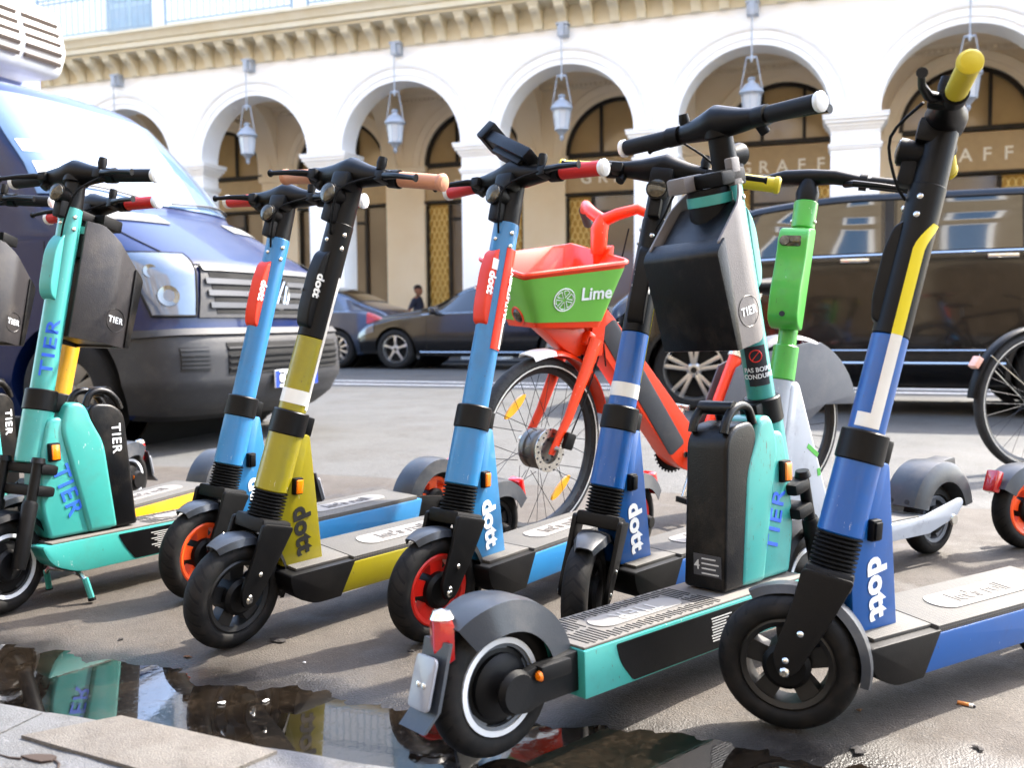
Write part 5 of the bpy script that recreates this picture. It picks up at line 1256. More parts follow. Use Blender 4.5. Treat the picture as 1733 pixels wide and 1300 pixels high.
# ---------------------------------------------------------------- lime green scooter
def lime_scooter(front, rear_deg, steer, lean, W):
    t = thing('kick_scooter', 'lime green stemmed scooter with white deck and grey rear mudguard', 'scooter', (front[0], front[1], 0), (-rad(lean), 0, rad(rear_deg + 180)))
    R = .118; ax = Axis((-.04, 0, R), rad(12), rad(steer)); fx = Axis((-.04, 0, R), rad(12), 0)
    scoot_wheel(t, 'front_wheel', ax.M @ Vector((0, 0, R)), R, rad(steer), BLKRIM, 5)
    scoot_wheel(t, 'rear_wheel', (-W, 0, R), R, 0, mat('slate rim', lin(84, 90, 98), .5, dirt=.3), 5)
    fk = G().add(*_box8([ax.L(x, y, q) for q in (.145, .20) for x in (-.035, .035) for y in (-.055, .055)])).build('fork', BLKPL, t, bev=.01)
    for sg in (-1, 1):
        G().tube([ax.L(.01, sg * .052, .17), ax.L(.04, sg * .055, .0)], [.017, .014], 12).build('fork_leg', BLKPL, fk)
    arc_guard(0, R, .138, .08, 60, 170).xf(ax.M).build('front_mudguard', WHT, t, smooth=50)
    fx.cyl(.19, .50, .036, .034, 24).build('head_tube', WHT, t)
    nk = roundpoly([(-.140, .60, .02), (-.180, .605, .02), (-.345, .150), (-.12, .150), (-.085, .30, .05)], 4)
    G().prism(nk, -.036, .036).build('neck', WHT, t, bev=.014, seg=3)
    for sg in (-1, 1):
        for (x, z0, a, l) in ((-.235, .40, 35, .055), (-.262, .335, 80, .022), (-.30, .24, 20, .03)):
            G().box((x, sg * .0365, z0), (l, .001, .014), Matrix.Rotation(rad(-a), 3, 'Y')).build('green_dash', LIME, t)
    fx.cyl(.50, .60, .036, .036, 24).build('collar', LIME, t)
    ax.cyl(.58, .98, .0265, .0265, 24).build('stem', LIME, t)
    ax.cyl(.945, 1.025, .033, .034, 24).build('stem_collar', LIME, t)
    screws(ax, t, .034, [(.965, 80), (.965, -80)])
    hp = roundpoly([(.015, .645), (.055, .640, .015), (.098, .66, .025), (.108, .74, .06), (.092, .83, .06), (.098, .90, .03), (.085, .925, .02), (.010, .945, .02)], 4)
    g = G().prism(hp, -.042, .042); g.v = [tuple(ax.L(x, y, q)) for x, y, q in g.v]; h = g.build('control_housing', LIME, t, bev=.014, seg=3)
    G().tube([ax.L(.094, -.022, .885), ax.L(.101, -.022, .885)], [.016, .014], 14).build('headlamp', LENS, h); 
    G().add(*_box8([ax.L(x, y, q) for q in (.868, .902) for x in (.080, .0985) for y in (-.026, .026)])).build('headlamp_window', LENS, h, bev=.008)
    G().tube([ax.L(.099, 0, .675), ax.L(.102, 0, .675)], .008, 10).build('port', INK, h)
    # handlebar: one swept black bar on a cast head
    G().tube([ax.L(0, 0, 1.02), ax.L(0, 0, 1.05), ax.L(.0, 0, 1.09)], [.030, .034, .022], 20).build('stem_head', BLK, t)
    hb = G().tube([ax.L(-.05, -.29, 1.085), ax.L(-.03, -.15, 1.095), ax.L(.0, -.07, 1.10), ax.L(.0, .0, 1.10), ax.L(0, .07, 1.10), ax.L(-.03, .15, 1.095), ax.L(-.05, .29, 1.085)], [.015, .016, .021, .024, .021, .016, .015], 14).build('handlebar', BLK, t, smooth=60)
    for sg in (-1, 1):
        G().tube([ax.L(-.032, sg * .165, 1.094), ax.L(-.052, sg * .30, 1.084)], .019, 16).build('grip', BLKGRIP, hb)
        G().tube([ax.L(-.028, sg * .135, 1.095), ax.L(-.031, sg * .155, 1.094)], .024, 16).build('bell' if sg > 0 else 'throttle', BLKPL, hb)
        G().tube([ax.L(-.01, sg * .10, 1.082), ax.L(.02, sg * .13, 1.075), ax.L(.015, sg * .20, 1.070), ax.L(.0, sg * .26, 1.066)], [.010, .010, .008, .007], 8).build('brake_lever', BLK, hb)
    X1 = -W + .13
    rail = roundpoly([(-.09, .150, .02), (-.11, .10, .02), (X1, .098), (-W - .02, .135, .02), (-W - .06, .175, .015), (-W - .05, .195, .015), (X1 + .04, .152)], 3)
    for sg in (-1, 1):
        G().prism(rail, sg * .074, sg * .088).build('side_rail', WHT, t, bev=.006)
        G().tube([(-W, sg * .086, R + .01), (-W, sg * .094, R + .01)], [.018, .016], 14).build('axle_cap', STEEL, t)
    G().prism([(-.10, .105), (-.10, .152), (X1 - .02, .152), (X1 - .02, .105)], -.075, .075).build('deck', WHT, t, bev=.004)
    G().prism([(-.14, .152), (X1 + .03, .152), (X1 + .03, .157), (-.14, .157)], -.072, .072).build('deck_mat', DECKMAT, t, bev=.002)
    # deep moulded rear mudguard
    rings = []
    for i in range(19):
        a = rad(14 + (170 - 14) * i / 18); rr = .172; c, s = math.cos(a), math.sin(a); rg = []
        for yy, k in ((-.068, .62), (-.068, .86), (-.055, .98), (-.02, 1), (.02, 1), (.055, .98), (.068, .86), (.068, .62)): rg.append(Vector((-W + rr * k * c, yy, R + .02 + rr * k * s * 1.03)))
        rings.append(rg)
    mgd = G().loft(rings, True).build('rear_mudguard', GREYPL, t, smooth=50)
    G().prism(roundpoly([(-W + .03, .305, .02), (-W - .10, .318, .01), (-W - .105, .255, .01), (-W - .06, .27)], 3), -.032, .032).build('lamp_hood', GREYPL, mgd, bev=.005)
    for yy in (-.028, .028): G().lathe([(.001, .001), (.008, .001), (.008, -.002), (.001, -.002)], 10, Matrix.Translation((-W + .163, yy, .195)) @ Matrix.Rotation(rad(76), 4, 'Y')).build('screw_hole', INK, mgd)
    G().tube([(-.30, .05, .10), (-.32, .09, .01)], .008, 8).build('kick_stand', BLK, t)
    return t
lime_scooter((.66, 2.62), 33.7, 27, -1, .865)

# ---------------------------------------------------------------- bicycles
CTYRE = mat('bicycle tyre', lin(30, 30, 31), .75, bump=.5, bs=90, dirt=.25, dirtcol=lin(86, 80, 74))
SPOKE = mat('dark spoke', lin(52, 52, 54), .35, metal=.8)
def bike_wheel(parent, name, pos, R, steer, hubr=.03, drum=False, nsp=28, reflect=False):
    rim = G().lathe([(R - .048, -.013), (R - .040, -.015), (R - .040, .015), (R - .048, .013), (R - .060, .006), (R - .060, -.006)], 60, _YM, True).build(name, mat('black bicycle rim', lin(34, 34, 36), .4, metal=.3), parent, loc=pos, rot=(0, 0, steer), smooth=30)
    prof = [(R - .024 - .024 * math.cos(PI * i / 10) if False else R - .026 + .026 * math.sin(PI * i / 10) ** .8, -.026 * math.cos(PI * i / 10)) for i in range(11)]
    G().lathe(prof + [(R - .046, .014), (R - .046, -.014)], 72, _YM, True).build('tyre', CTYRE, rim, smooth=60)
    for sg in (-1, 1): G().lathe([(R - .030, -.0006), (R - .030, .001), (R - .035, .001), (R - .035, -.0006)], 60, Matrix.Translation((0, sg * .0275, 0)) @ _YM, True).build('reflective_band', REFL, rim)
    sp = G()
    for i in range(nsp):
        a = 2 * PI * i / nsp; da = (.45 if (i // 2) % 2 else -.45) ; sg = 1 if i % 2 else -1
        sp.tube([(math.cos(a + da) * hubr, sg * .03, math.sin(a + da) * hubr), (math.cos(a) * (R - .05), 0, math.sin(a) * (R - .05))], .0013, 4, False)
    sp.build('spokes', SPOKE, rim)
    if drum:
        G().lathe([(.005, -.045), (.045, -.045), (.066, -.038), (.072, -.030), (.072, -.012), (.066, -.010), (.066, .010), (.072, .012), (.072, .030), (.066, .038), (.045, .045), (.005, .045)], 36, _YM).build('hub_motor', mat('cast hub motor', lin(112, 109, 104), .4, metal=.8, dirt=.2), rim)
        G().lathe([(.048, .052), (.078, .052), (.078, .055), (.048, .055)], 36, _YM, True).build('brake_disc', STEEL, rim)
        hl = G()
        for k in range(20):
            a = 2 * PI * k / 20; hl.lathe([(.001, 0), (.004, 0), (.004, .002), (.001, .002)], 6, Matrix.Translation((math.cos(a) * (.060 + .008 * (k % 3)), .0545, math.sin(a) * (.060 + .008 * (k % 3)))) @ _YM)
        for k in range(8):
            a = 2 * PI * k / 8; hl.lathe([(.001, 0), (.005, 0), (.005, .004), (.001, .004)], 6, Matrix.Translation((math.cos(a) * .036, .0445, math.sin(a) * .036)) @ _YM)
        hl.build('hub_bolts', INK, rim)
    else: G().lathe([(.005, -.05), (.018, -.05), (.024, -.035), (.018, 0), (.024, .035), (.018, .05), (.005, .05)], 20, _YM).build('hub', STEEL, rim)
    if reflect:
        for a in (rad(52), rad(232)):
            c = Vector((math.cos(a), 0, math.sin(a))); T = Vector((-c.z, 0, c.x)); pts = []
            rings = []
            for f in (-1, -.8, -.4, 0, .4, .8, 1):
                w_ = .016 * math.sqrt(max(.02, 1 - f * f)); p = c * (R * .62) + T * (f * .062)
                rings.append([p + c * w_ + Vector((0, .004, 0)), p + c * w_ + Vector((0, -.004, 0)), p - c * w_ + Vector((0, -.004, 0)), p - c * w_ + Vector((0, .004, 0))])
            G().loft(rings).build('spoke_reflector', mat('amber reflector', lin(255, 176, 0), .3, coat=.6), rim, smooth=60)
    return rim
def rental_bike():
    f = gpt(904, 910); W = 1.22; rd = 30.3
    t = thing('rental_bicycle', 'orange electric rental bicycle with lime green front basket and amber spoke reflectors', 'bicycle', (f.x, f.y, 0), (-rad(3), 0, rad(rd + 180)))
    R = .33; steer = rad(16); ax = Axis((-.05, 0, R), rad(19), steer); fx = Axis((-.05, 0, R), rad(19), 0)
    fw = bike_wheel(t, 'front_wheel', ax.M @ Vector((0, 0, R)), R, steer, .085, True, 32, True)
    rw = bike_wheel(t, 'rear_wheel', (-W, 0, R), R, 0, .04, False, 28)
    # fork: two blades from the crown
    fk = G().add(*_box8([ax.L(x, y, q) for q in (.385, .44) for x in (-.035, .035) for y in (-.062, .062)])).build('fork', ORANGE, t, bev=.014, seg=3)
    for sg in (-1, 1):
        rings = []
        for q, a, b, ff in ((.42, .034, .014, 0), (.30, .030, .013, .005), (.12, .022, .011, .02), (.0, .018, .010, .045), (-.025, .012, .009, .052)):
            rings.append([ax.L(ff + a * math.cos(2 * PI * j / 12), sg * .068 + b * math.sin(2 * PI * j / 12), q) for j in range(12)])
        G().loft(rings).build('fork_blade', ORANGE, fk, smooth=60)
        G().tube([ax.L(.045, sg * .078, .0), ax.L(.045, sg * .098, .0)], [.012, .010], 12).build('axle_nut', STEEL, fk)
    G().box(ax.L(.0, .085, .04), (.05, .02, .06), ax.F).build('brake_caliper', BLKPL, fk, bev=.008)
    cable(t, [ax.L(.0, .085, .06), ax.L(-.03, .075, .2), ax.L(-.05, .06, .38), ax.L(-.06, .03, .55)])
    arc_guard(0, R, R + .028, .075, 88, 165, drop=.016).xf(ax.M).build('front_mudguard', ORANGE, t, smooth=50)
    arc_guard(0, R, R + .030, .085, 74, 92, drop=.02).xf(ax.M).build('mudguard_lamp', WHITEP, t, smooth=50)
    # head tube, down tube, belly
    G().tube([fx.P(.38), fx.P(.66)], [.042, .038], 18).build('head_tube', ORANGE, t)
    A = fx.P(.46)
    dn = roundpoly([(A.x - .00, A.z + .11, .02), (A.x - .075, A.z + .05, .06), (-.70, .355, .05), (-.80, .345, .02), (-.83, .225, .04), (-.72, .180, .04), (-.62, .215, .06), (A.x - .02, A.z - .065, .02)], 5)
    fr = G().prism(dn, -.048, .048).build('frame', ORANGE, t, bev=.020, seg=3)
    dv = Vector((-.58 - A.x, 0, .335 - (A.z + .0))).normalized()
    for sg in (-1, 1):
        p0 = Vector((A.x - .06, 0, A.z + .005)); p1 = Vector((-.615, 0, .285)); dirv = (p1 - p0).normalized(); nv = Vector((dirv.z, 0, -dirv.x))
        pts = [(p0 + nv * .042), (p1 + nv * .042), (p1 - nv * .042), (p0 - nv * .042)]
        G().prism(roundpoly([(p.x, p.z, .015) for p in pts], 3), sg * .046, sg * .0515).build('battery_panel', mat('dark battery panel', lin(44, 46, 50), .5, dirt=.15), fr, bev=.002)
        G().tube([(-.655, sg * .047, .262), (-.655, sg * .053, .262)], .012, 10).build('frame_bolt', STEEL, fr)
    # seat tube, post, saddle
    S0, S1 = Vector((-.80, 0, .30)), Vector((-.955, 0, .66))
    G().tube([S0, S1], [.030, .027], 16).build('seat_tube', ORANGE, t)
    sv = (S1 - S0).normalized()
    G().tube([S1 - sv * .03, S1 + sv * .01], .034, 16).build('seat_clamp', STEEL, t)
    G().tube([S1, S1 + sv * .26], .0165, 14).build('seat_post', STEEL, t)
    C = S1 + sv * .28; rings = []
    for x, w_, h_ in ((.13, .012, .012), (.10, .022, .022), (.02, .035, .03), (-.06, .085, .038), (-.11, .105, .04), (-.14, .07, .03)):
        rings.append([C + Vector((x, w_ * math.cos(2 * PI * j / 12), h_ * math.sin(2 * PI * j / 12) + .01 * abs(x))) for j in range(12)])
    G().loft(rings).build('saddle', BLKPL, t, smooth=60)
    # skirt guard over the rear wheel
    gd = [(-.77, .30)] + [(-.90, .595), (-.95, .615), (-1.05, .60), (-1.07, .655), (-1.30, .690), (-1.345, .680)]
    for i in range(9): a = rad(112 + i * 7.0); gd.append((-W + (R + .075) * math.cos(a), R + .005 + (R + .05) * math.sin(a)))
    gd += [(-1.42, .42), (-1.28, .325)]
    for sg in (-1, 1): G().prism(gd, sg * .047, sg * .055).build('skirt_guard', mat('charcoal skirt guard', lin(74, 77, 84), .5, bump=.1, bs=300, dirt=.3, dirtcol=lin(120, 118, 114)), t, bev=.003)
    arc_guard(-W, R, R + .060, .104, 55, 165, drop=.02, n=26).build('rear_mudguard', MATS['charcoal skirt guard'], t, smooth=50)
    G().box((-W - .12, 0, R + .345), (.03, .06, .04)).build('tail_lamp', REDLAMP, t, bev=.01)
    for sg in (-1, 1):
        G().tube([(-1.17, sg * .054, .49), (-1.17, sg * .058, .49)], [.020, .019], 20).build('guard_badge', WHITEP, t)
        G().tube([(-.80, sg * .046, .27), (-1.0, sg * .068, .30), (-W, sg * .075, R)], [.020, .016, .016], 10).build('chain_stay', ORANGE, t)
        G().tube([(-W, sg * .07, R), (-W, sg * .095, R)], [.02, .014], 12).build('axle_cap', STEEL, t)
    # chain ring, cranks, pedals
    BB = Vector((-.685, 0, .262))
    cr = G().lathe([(.060, -.003), (.085, -.003), (.088, .0), (.085, .003), (.060, .003)], 36, Matrix.Translation(BB + Vector((0, -.062, 0))) @ _YM, True)
    for k in range(32):
        a = 2 * PI * k / 32; cr.box(BB + Vector((math.cos(a) * .09, -.062, math.sin(a) * .09)), (.008, .004, .008), Matrix.Rotation(-a, 3, 'Y'))
    for k in range(5):
        a = 2 * PI * k / 5; cr.tube([BB + Vector((0, -.062, 0)), BB + Vector((math.cos(a) * .07, -.062, math.sin(a) * .07))], .007, 5)
    cr.build('chain_ring', BLK, t)
    G().tube([BB + Vector((0, -.08, 0)), BB + Vector((0, .085, 0))], .02, 14).build('bottom_bracket', BLK, t)
    for sg, an in ((1, rad(-118)), (-1, rad(62))):
        # pixel-read crank: near one hangs down and forward
        d = Vector((-math.cos(an) if False else math.cos(an + PI) * -1, 0, math.sin(an)));
        d = Vector((.42, 0, -.91)) if sg > 0 else Vector((-.42, 0, .91))
        e = BB + d * .17 + Vector((0, sg * .10, 0))
        G().tube([BB + Vector((0, sg * .085, 0)), e], [.017, .013], 10).build('crank', STEEL, t)
        pd = G().box(e + Vector((.0, sg * .05, 0)), (.085, .014, .018)).box(e + Vector((.042, sg * .05, 0)), (.012, .09, .022)).box(e + Vector((-.042, sg * .05, 0)), (.012, .09, .022)).box(e + Vector((0, sg * .092, 0)), (.09, .012, .02))
        pd.build('pedal', BLKPL if sg > 0 else STEEL, t, bev=.003)
    # basket
    zb = .765
    bot = [(.075, .10), (.075, -.10), (-.19, -.115), (-.19, .115)]
    top = [(.165, .155), (.165, -.155), (-.255, -.185), (-.255, .185)]
    ztop = [.94, 1.0, 1.06, .995]
    def wallpt(i, f, s, inn=0.0):
        a, b = Vector(bot[i]).lerp(Vector(bot[(i + 1) % 4]), f), Vector(top[i]).lerp(Vector(top[(i + 1) % 4]), f)
        zt = ztop[i] + (ztop[(i + 1) % 4] - ztop[i]) * f
        p = a.lerp(b, s); c = Vector((-.04, 0)); p = p + (c - p).normalized() * inn
        return Vector((p.x, p.y, zb + (zt - zb) * s))
    def loop(s, inn): 
        out = []
        for i in range(4):
            for f in (.0, .03, .09, .2, .35, .5, .65, .8, .91, .97):
                p = wallpt(i, f, s, inn)
                # rounded corners: pull the corner in
                k = max(0, .09 - min(f, 1 - f)) / .09; c = Vector((-.04, 0, p.z)); out.append(p + (c - p).normalized() * .016 * k * k)
        return out
    bk = G().loft([loop(.0, .0), loop(.25, 0), loop(.6, 0), loop(1, 0), loop(1.02, .006), loop(1, .012), loop(.6, .012), loop(.1, .012)], True)
    bk = bk.build('basket', ORANGE, t, smooth=45)
    G().tube(loop(1.0, .0), .009, 8, False, True).build('basket_rim', ORANGE, bk)
    # green skin: outside of front and flanks
    outer = []
    gsk = G()
    GREEN = mat('lime green sticker', lin(104, 172, 66), .42, dirt=.12)
    idx = [i for i in range(40)]
    def skin(s, off): 
        L_ = loop(s, -off); return [L_[k] for k in list(range(30, 40)) + list(range(0, 21))]
    r1, r0 = [skin(.10 + .82 * k / 6, .0035) for k in range(7)], [skin(.10 + .82 * k / 6, .0005) for k in range(7)]
    n = len(r1[0]); vs = [v for r in r1 for v in r] + [v for r in r0 for v in r]; T = 7 * n; fs = []
    for a in range(6):
        for b in range(n - 1):
            q = (a * n + b, a * n + b + 1, (a + 1) * n + b + 1, (a + 1) * n + b); fs += [q, tuple(T + k for k in reversed(q))]
    rim = list(range(n)) + [a * n + n - 1 for a in range(1, 7)] + [6 * n + b for b in range(n - 2, -1, -1)] + [a * n for a in range(5, 0, -1)]
    for a, b in zip(rim, rim[1:] + rim[:1]): fs.append((a, a + T, b + T, b))
    gsk.add(vs, fs).build('basket_skin', GREEN, bk, smooth=50)
    # emblem and word on the left flank (segment 3) and on the front (segment 0)
    def on_wall(i, f, s):
        e = .01; p = wallpt(i, f, s); a = wallpt(i, f + e, s) - wallpt(i, f - e, s); b = wallpt(i, f, s + e) - wallpt(i, f, s - e)
        a.normalize(); nn = a.cross(b).normalized(); 
        c = Vector((-.04, 0, p.z))
        if nn.dot(p - c) < 0: nn = -nn
        u = nn.cross(a); 
        if u.z < 0: u = -u
        r_ = u.cross(nn); return p + nn * .0042, r_, u, nn
    def emblem(i, f, s, rad_):
        o, r_, u, nn = on_wall(i, f, s); g = G()
        g.tube([o + (r_ * math.cos(2 * PI * k / 28) + u * math.sin(2 * PI * k / 28)) * rad_ for k in range(28)], .0022, 5, False, True)
        for k in range(6):
            a = 2 * PI * k / 6 + .3; tri = []
            for q, an in ((.20, 0), (.80, -.38), (.86, 0), (.80, .38)): tri.append(o + (r_ * math.cos(a + an) + u * math.sin(a + an)) * rad_ * q + nn * .001)
            g.tube(tri, .0018, 4, False, True)
        g.build('emblem', WLET, bk)
    emblem(3, .61, .50, .040); emblem(0, .55, .55, .026)
    o, r_, u, nn = on_wall(3, .25, .56); flat_text('Lime', .064, o, r_, u, bk, WLET, .02, 1, .001)
    o, r_, u, nn = on_wall(0, .42, .20)
    lp = G().lathe([(.002, .010), (.018, .008), (.026, .0), (.002, .0)], 20, Matrix.Translation(o) @ nn.to_track_quat('Z', 'Y').to_matrix().to_4x4()).build('basket_lamp', LENS, bk)
    G().lathe([(.026, .001), (.034, .003), (.036, -.002), (.026, -.002)], 20, Matrix.Translation(o) @ nn.to_track_quat('Z', 'Y').to_matrix().to_4x4(), True).build('lamp_surround', ORANGE, bk)
    # bracket that carries the basket
    G().prism(roundpoly([(.02, .765), (-.17, .765), (-.20, .70, .02), (-.15, .65, .02), (-.09, .68, .02)], 3), -.04, .04).build('basket_bracket', ORANGE, t, bev=.008)
    G().prism(roundpoly([(-.19, .78), (-.25, 1.04, .02), (-.275, 1.06, .01), (-.235, .66), (-.19, .66)], 3), -.06, .06).build('basket_bracket', ORANGE, t, bev=.012)
    # handlebar
    G().tube([fx.P(.66), ax.L(.05, 0, .74)], .028, 14).build('steerer', ORANGE, t)
    hb = G().tube([ax.L(.05, .0, .72), ax.L(.085, .0, .80), ax.L(.08, .0, .845)], [.028, .032, .026], 14).build('handlebar', ORANGE, t)
    for sg in (-1, 1):
        P = [ax.L(.08, 0, .835), ax.L(.085, sg * .06, .86), ax.L(.06, sg * .12, .895), ax.L(.01, sg * .165, .89)]
        G().tube(P, [.024, .022, .019, .016], 12).build('bar', ORANGE, hb, smooth=60)
        G().tube([ax.L(.02, sg * .160, .891), ax.L(-.09, sg * .215, .875)], .0185, 14).build('grip', mat('dark grey grip', lin(48, 48, 52), .6), hb)
    cable(t, [ax.L(.0, .06, .84), (-.30, .05, .95), (-.24, .055, .80), (-.26, .05, .62)])
    return t
rental_bike()
def city_bike():
    t = thing('city_bicycle', 'black bicycle with mudguard and rear reflector cut off by the right edge', 'bicycle', (2.66, 4.80, 0), (0, 0, rad(14)))
    R = .355
    rw = bike_wheel(t, 'rear_wheel', (0, 0, R), R, 0, .03)
    bike_wheel(t, 'front_wheel', (1.08, 0, R), R, 0, .03)
    arc_guard(0, R, R + .03, .065, 40, 176, drop=.012, n=30).build('rear_mudguard', BLK, t, smooth=50)
    arc_guard(1.08, R, R + .03, .065, 60, 170, drop=.012, n=30).build('front_mudguard', BLK, t, smooth=50)
    a = rad(150); G().box((math.cos(a) * (R + .055), 0, R + math.sin(a) * (R + .055)), (.03, .05, .06), Matrix.Rotation(.6, 3, 'Y')).build('rear_reflector', mat('pale pink reflector', lin(225, 170, 150), .3), t, bev=.006)
    BBp = (.44, 0, .29); ST = (.30, 0, .78); HT = (.86, 0, .88); HB = (.90, 0, .72)
    g = G().tube([BBp, ST], .018, 12); g.tube([ST, HT], .018, 12); g.tube([BBp, HB], .020, 12); g.tube([HB, HT], .022, 12)
    for sg in (-1, 1): g.tube([(0, sg * .06, R), (.40, sg * .03, .29)], .010, 8); g.tube([(0, sg * .06, R), (.30, sg * .02, .76)], .009, 8); g.tube([(1.08, sg * .055, R), (.92, sg * .04, .66)], .012, 8)
    g.build('frame', BLK, t)
    for sg in (-1, 1): G().tube([(0, sg * .07, R), (-.30, sg * .04, R + .24)], .003, 5).build('mudguard_stay', STEEL, t)
    G().tube([ST, (.27, 0, .92)], .014, 10).build('seat_post', STEEL, t)
    G().loft([[Vector((.27 + x, w_ * math.cos(2 * PI * j / 10), .94 + h_ * math.sin(2 * PI * j / 10))) for j in range(10)] for x, w_, h_ in ((.14, .015, .012), (.05, .03, .02), (-.06, .07, .03), (-.12, .075, .03), (-.14, .04, .02))]).build('saddle', BLKPL, t, smooth=60)
    G().tube([(.84, -.28, 1.04), (.88, -.12, 1.03), (.87, 0, 1.0), (.88, .12, 1.03), (.84, .28, 1.04)], .012, 10).build('handlebar', BLK, t)
    G().lathe([(.02, 0), (.09, 0), (.09, .005), (.02, .005)], 28, Matrix.Translation((.44, -.06, .29)) @ _YM, True).build('chain_ring', STEEL, t)
    for sg in (-1, 1):
        e = Vector((.44 + sg * .1, sg * .10, .29 - sg * .13)); G().tube([(.44, sg * .07, .29), e], .011, 8).build('crank', STEEL, t); G().box(e + Vector((0, sg * .05, 0)), (.08, .09, .02)).build('pedal', BLKPL, t, bev=.004)
city_bike()

# ---------------------------------------------------------------- man under the arcade
def person():
    P = ud(-9.12, 19.6, .05)
    t = thing('person', 'man in a dark short sleeved shirt walking right under the arcade', 'person', P, (0, 0, STREET))
    J = {'pel': ((0, 0, .82), .12), 'wa': ((.0, 0, .93), .105), 'ch': ((.01, 0, 1.12), .12), 'nk': ((.0, 0, 1.29), .055), 'hd0': ((.02, 0, 1.34), .05)}
    V = []; E_ = []; Rr = []
    def v(p, r): V.append(p); Rr.append(r); return len(V) - 1
    pel = v((0, 0, .82), (.13, .10)); wa = v((0, 0, .95), (.125, .095)); ch = v((.01, 0, 1.14), (.14, .10)); uc = v((0, 0, 1.25), (.12, .08)); nk = v((.01, 0, 1.32), (.05, .05)); he = v((.025, 0, 1.36), (.045, .05))
    E_ += [(pel, wa), (wa, ch), (ch, uc), (uc, nk), (nk, he)]
    for sg, sw in ((-1, .16), (1, -.16)):
        hp = v((0, sg * .09, .78), (.085, .085)); kn = v((.5 * sw + .04, sg * .09, .44), (.06, .06)); an = v((sw * 1.2, sg * .09, .09), (.04, .04)); to = v((sw * 1.2 + .15, sg * .09, .035), (.035, .035)); E_ += [(pel, hp), (hp, kn), (kn, an), (an, to)]
        sh = v((0, sg * .18, 1.24), (.06, .06)); el = v((-sw * .5 - .03, sg * .23, .99), (.042, .042)); wr = v((-sw * .6 + .08, sg * .22, .78), (.028, .028)); hn = v((-sw * .6 + .12, sg * .215, .70), (.03, .022)); E_ += [(uc, sh), (sh, el), (el, wr), (wr, hn)]
    me = bpy.data.meshes.new('body'); me.from_pydata(V, E_, [])
    o = bpy.data.objects.new('body', me); COL.objects.link(o)
    md = o.modifiers.new('skin', 'SKIN'); md.use_smooth_shade = True; o.modifiers.new('sub', 'SUBSURF').levels = 1
    o.modifiers['sub'].render_levels = 1
    for i, r in enumerate(Rr): me.skin_vertices[0].data[i].radius = r
    me.skin_vertices[0].data[pel].use_root = True
    dg = bpy.context.evaluated_depsgraph_get(); m2 = bpy.data.meshes.new_from_object(o.evaluated_get(dg)); bpy.data.objects.remove(o)
    SKIN = mat('skin', lin(150, 100, 76), .6); SHIRT = mat('navy shirt', lin(44, 48, 66), .85); TR = mat('dark trousers', lin(40, 40, 44), .85)
    m2.materials.clear()
    for q in (SHIRT, SKIN, TR): m2.materials.append(q)
    for p in m2.polygons:
        c = p.center; p.use_smooth = True
        p.material_index = 2 if c.z < .86 and abs(c.y) < .19 else (1 if (c.z > 1.29 or (abs(c.y) > .17 and c.z < 1.05)) else 0)
    b = link('body', m2, t)
    hd = G(); rings = []
    for z, rx, ry, ox in ((1.355, .03, .03, .05), (1.375, .06, .05, .045), (1.41, .085, .066, .035), (1.455, .098, .075, .025), (1.50, .100, .078, .018), (1.545, .085, .068, .012), (1.575, .05, .04, .01), (1.585, .01, .01, .01)):
        rings.append([Vector((ox + rx * math.cos(2 * PI * j / 16), ry * math.sin(2 * PI * j / 16), z)) for j in range(16)])
    hd.loft(rings).build('head', SKIN, t, smooth=70)
    G().loft([[Vector((.12, -.012, 1.475)), Vector((.12, .012, 1.475)), Vector((.11, 0, 1.49))], [Vector((.142, -.016, 1.435)), Vector((.142, .016, 1.435)), Vector((.135, 0, 1.45))], [Vector((.12, -.012, 1.43)), Vector((.12, .012, 1.43)), Vector((.115, 0, 1.435))]]).build('nose', SKIN, t, smooth=60)
    for sg in (-1, 1):
        G().box((.01, sg * .078, 1.46), (.035, .014, .06)).build('ear', SKIN, t, bev=.006)
        G().lathe([(.001, .004), (.009, .003), (.012, 0), (.001, 0)], 8, Matrix.Translation((.108, sg * .032, 1.475)) @ Matrix.Rotation(PI / 2, 4, 'Y')).build('eye', INK, t)
    G().box((.118, 0, 1.405), (.012, .045, .008)).build('mouth', mat('lips', lin(120, 70, 60), .6), t, bev=.003)
    G().loft([[v_ + (v_ - Vector((.015, 0, 1.49))).normalized() * .006 for v_ in r] for r in rings[4:]]).build('hair', mat('close cropped hair', lin(40, 30, 26), .9), t, smooth=70)
person()

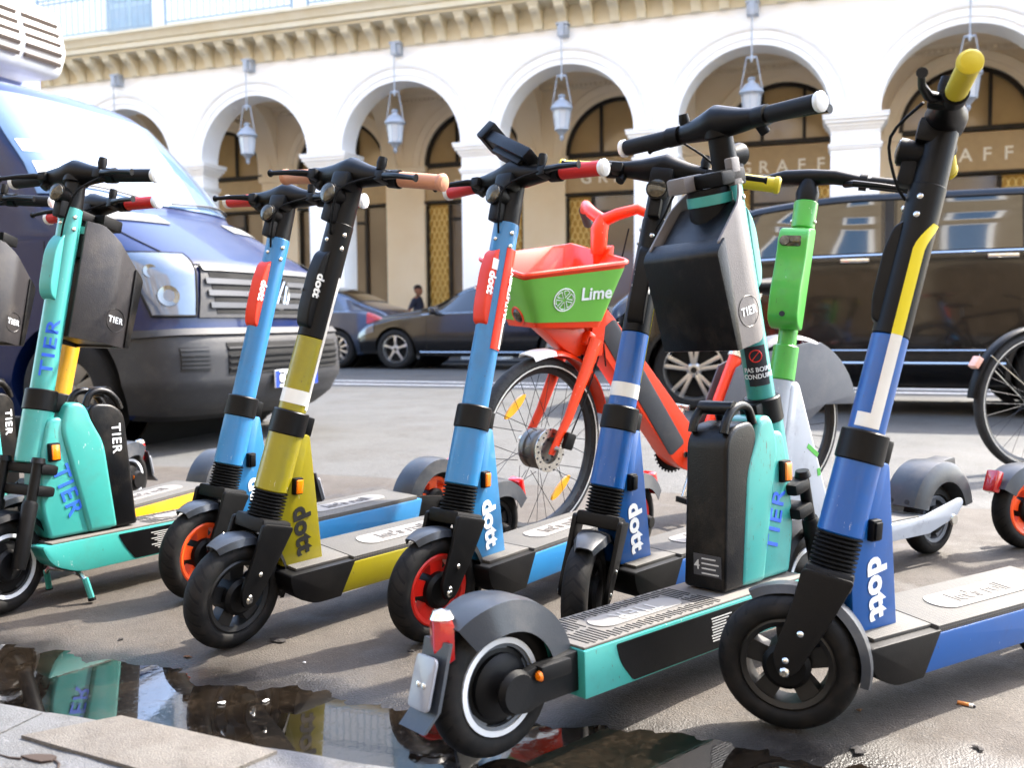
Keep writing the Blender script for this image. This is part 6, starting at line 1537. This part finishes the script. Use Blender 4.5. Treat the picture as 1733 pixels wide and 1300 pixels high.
# ---------------------------------------------------------------- litter on the ground
def butt():
    p = gpt(1635, 1193, .004); q = gpt(1652, 1197, .004)
    t = thing('cigarette_butt', 'cigarette butt lying on the asphalt at the lower right', 'litter', (p.x, p.y, .0045), (0, 0, math.atan2(q.y - p.y, q.x - p.x)))
    G().tube([(-.016, 0, 0), (.006, 0, 0)], .0038, 10).build('filter', mat('cork tip paper', lin(190, 120, 60), .8), t)
    G().tube([(.006, 0, 0), (.014, 0, 0)], .0037, 10).build('paper', STICKW, t)
    G().tube([(.014, 0, 0), (.018, 0, 0)], [.0036, .002], 10).build('ash', INK, t)
butt()
LEAF = mat('dry leaf', lin(92, 62, 36), .9); DARKBIT = mat('dark scrap', lin(34, 30, 28), .9); PALEBIT = mat('pale paper scrap', lin(205, 202, 196), .8)
def scrap(px, py, s, m, label, seed, curl=.14):
    rnd = random.Random(seed); p = gpt(px, py, .0)
    n = 9; top = []
    for i in range(n):
        a = 2 * PI * i / n; r = s * rnd.uniform(.55, 1.0) * (1 if abs(math.cos(a)) > .5 else .5)
        top.append(Vector((r * math.cos(a), r * math.sin(a), .002 + s * curl * rnd.random())))
    g = G(); c = [Vector((0, 0, .004 + .1 * s))]
    vs = top + c + [v_ - Vector((0, 0, .0012)) for v_ in top] + [c[0] - Vector((0, 0, .0012))]
    fs = []
    for i in range(n): j = (i + 1) % n; fs += [(i, j, n), (j + n + 1, i + n + 1, 2 * n + 1), (i, i + n + 1, j + n + 1, j)]
    o = g.add(vs, fs).build('leaf_scrap', m, None, smooth=0, loc=(p.x, p.y, max(bay_z(*((MST.inverted() @ p)[:2])), -.0085) + .001), rot=(0, 0, rnd.uniform(0, 6)))
    tag(o, label, 'litter', 'scraps lying on the asphalt')
for px, py, s, m, lb, sd in ((318, 1110, .012, LEAF, 'small brown leaf scrap near the puddle edge left of the mustard wheel', 1), (470, 1088, .026, DARKBIT, 'dark wet leaf scrap right of the mustard scooter wheel', 2), (695, 1104, .011, DARKBIT, 'dark crumb below the red scooter wheel', 3),
                            (1452, 1268, .022, DARKBIT, 'dark leaf scrap at the puddle edge below the right royal blue wheel', 4), (1655, 1266, .013, DARKBIT, 'bent black scrap at the lower right corner', 5), (715, 1128, .016, LEAF, 'brown leaf scrap left of the turquoise mudguard', 6),
                            (205, 1082, .010, DARKBIT, 'black crumb on the asphalt at the lower left', 7), (515, 1122, .006, PALEBIT, 'pale paper crumb on the asphalt between mustard and red wheels', 8), (375, 1186, .012, PALEBIT, 'pale scrap floating in the puddle at the left', 9), (450, 1182, .010, PALEBIT, 'pale scrap floating in the puddle below the mustard wheel', 10), (1455, 1205, .008, LEAF, 'tiny brown crumb beside the right royal blue wheel', 11)):
    scrap(px, py, s, m, lb, sd)
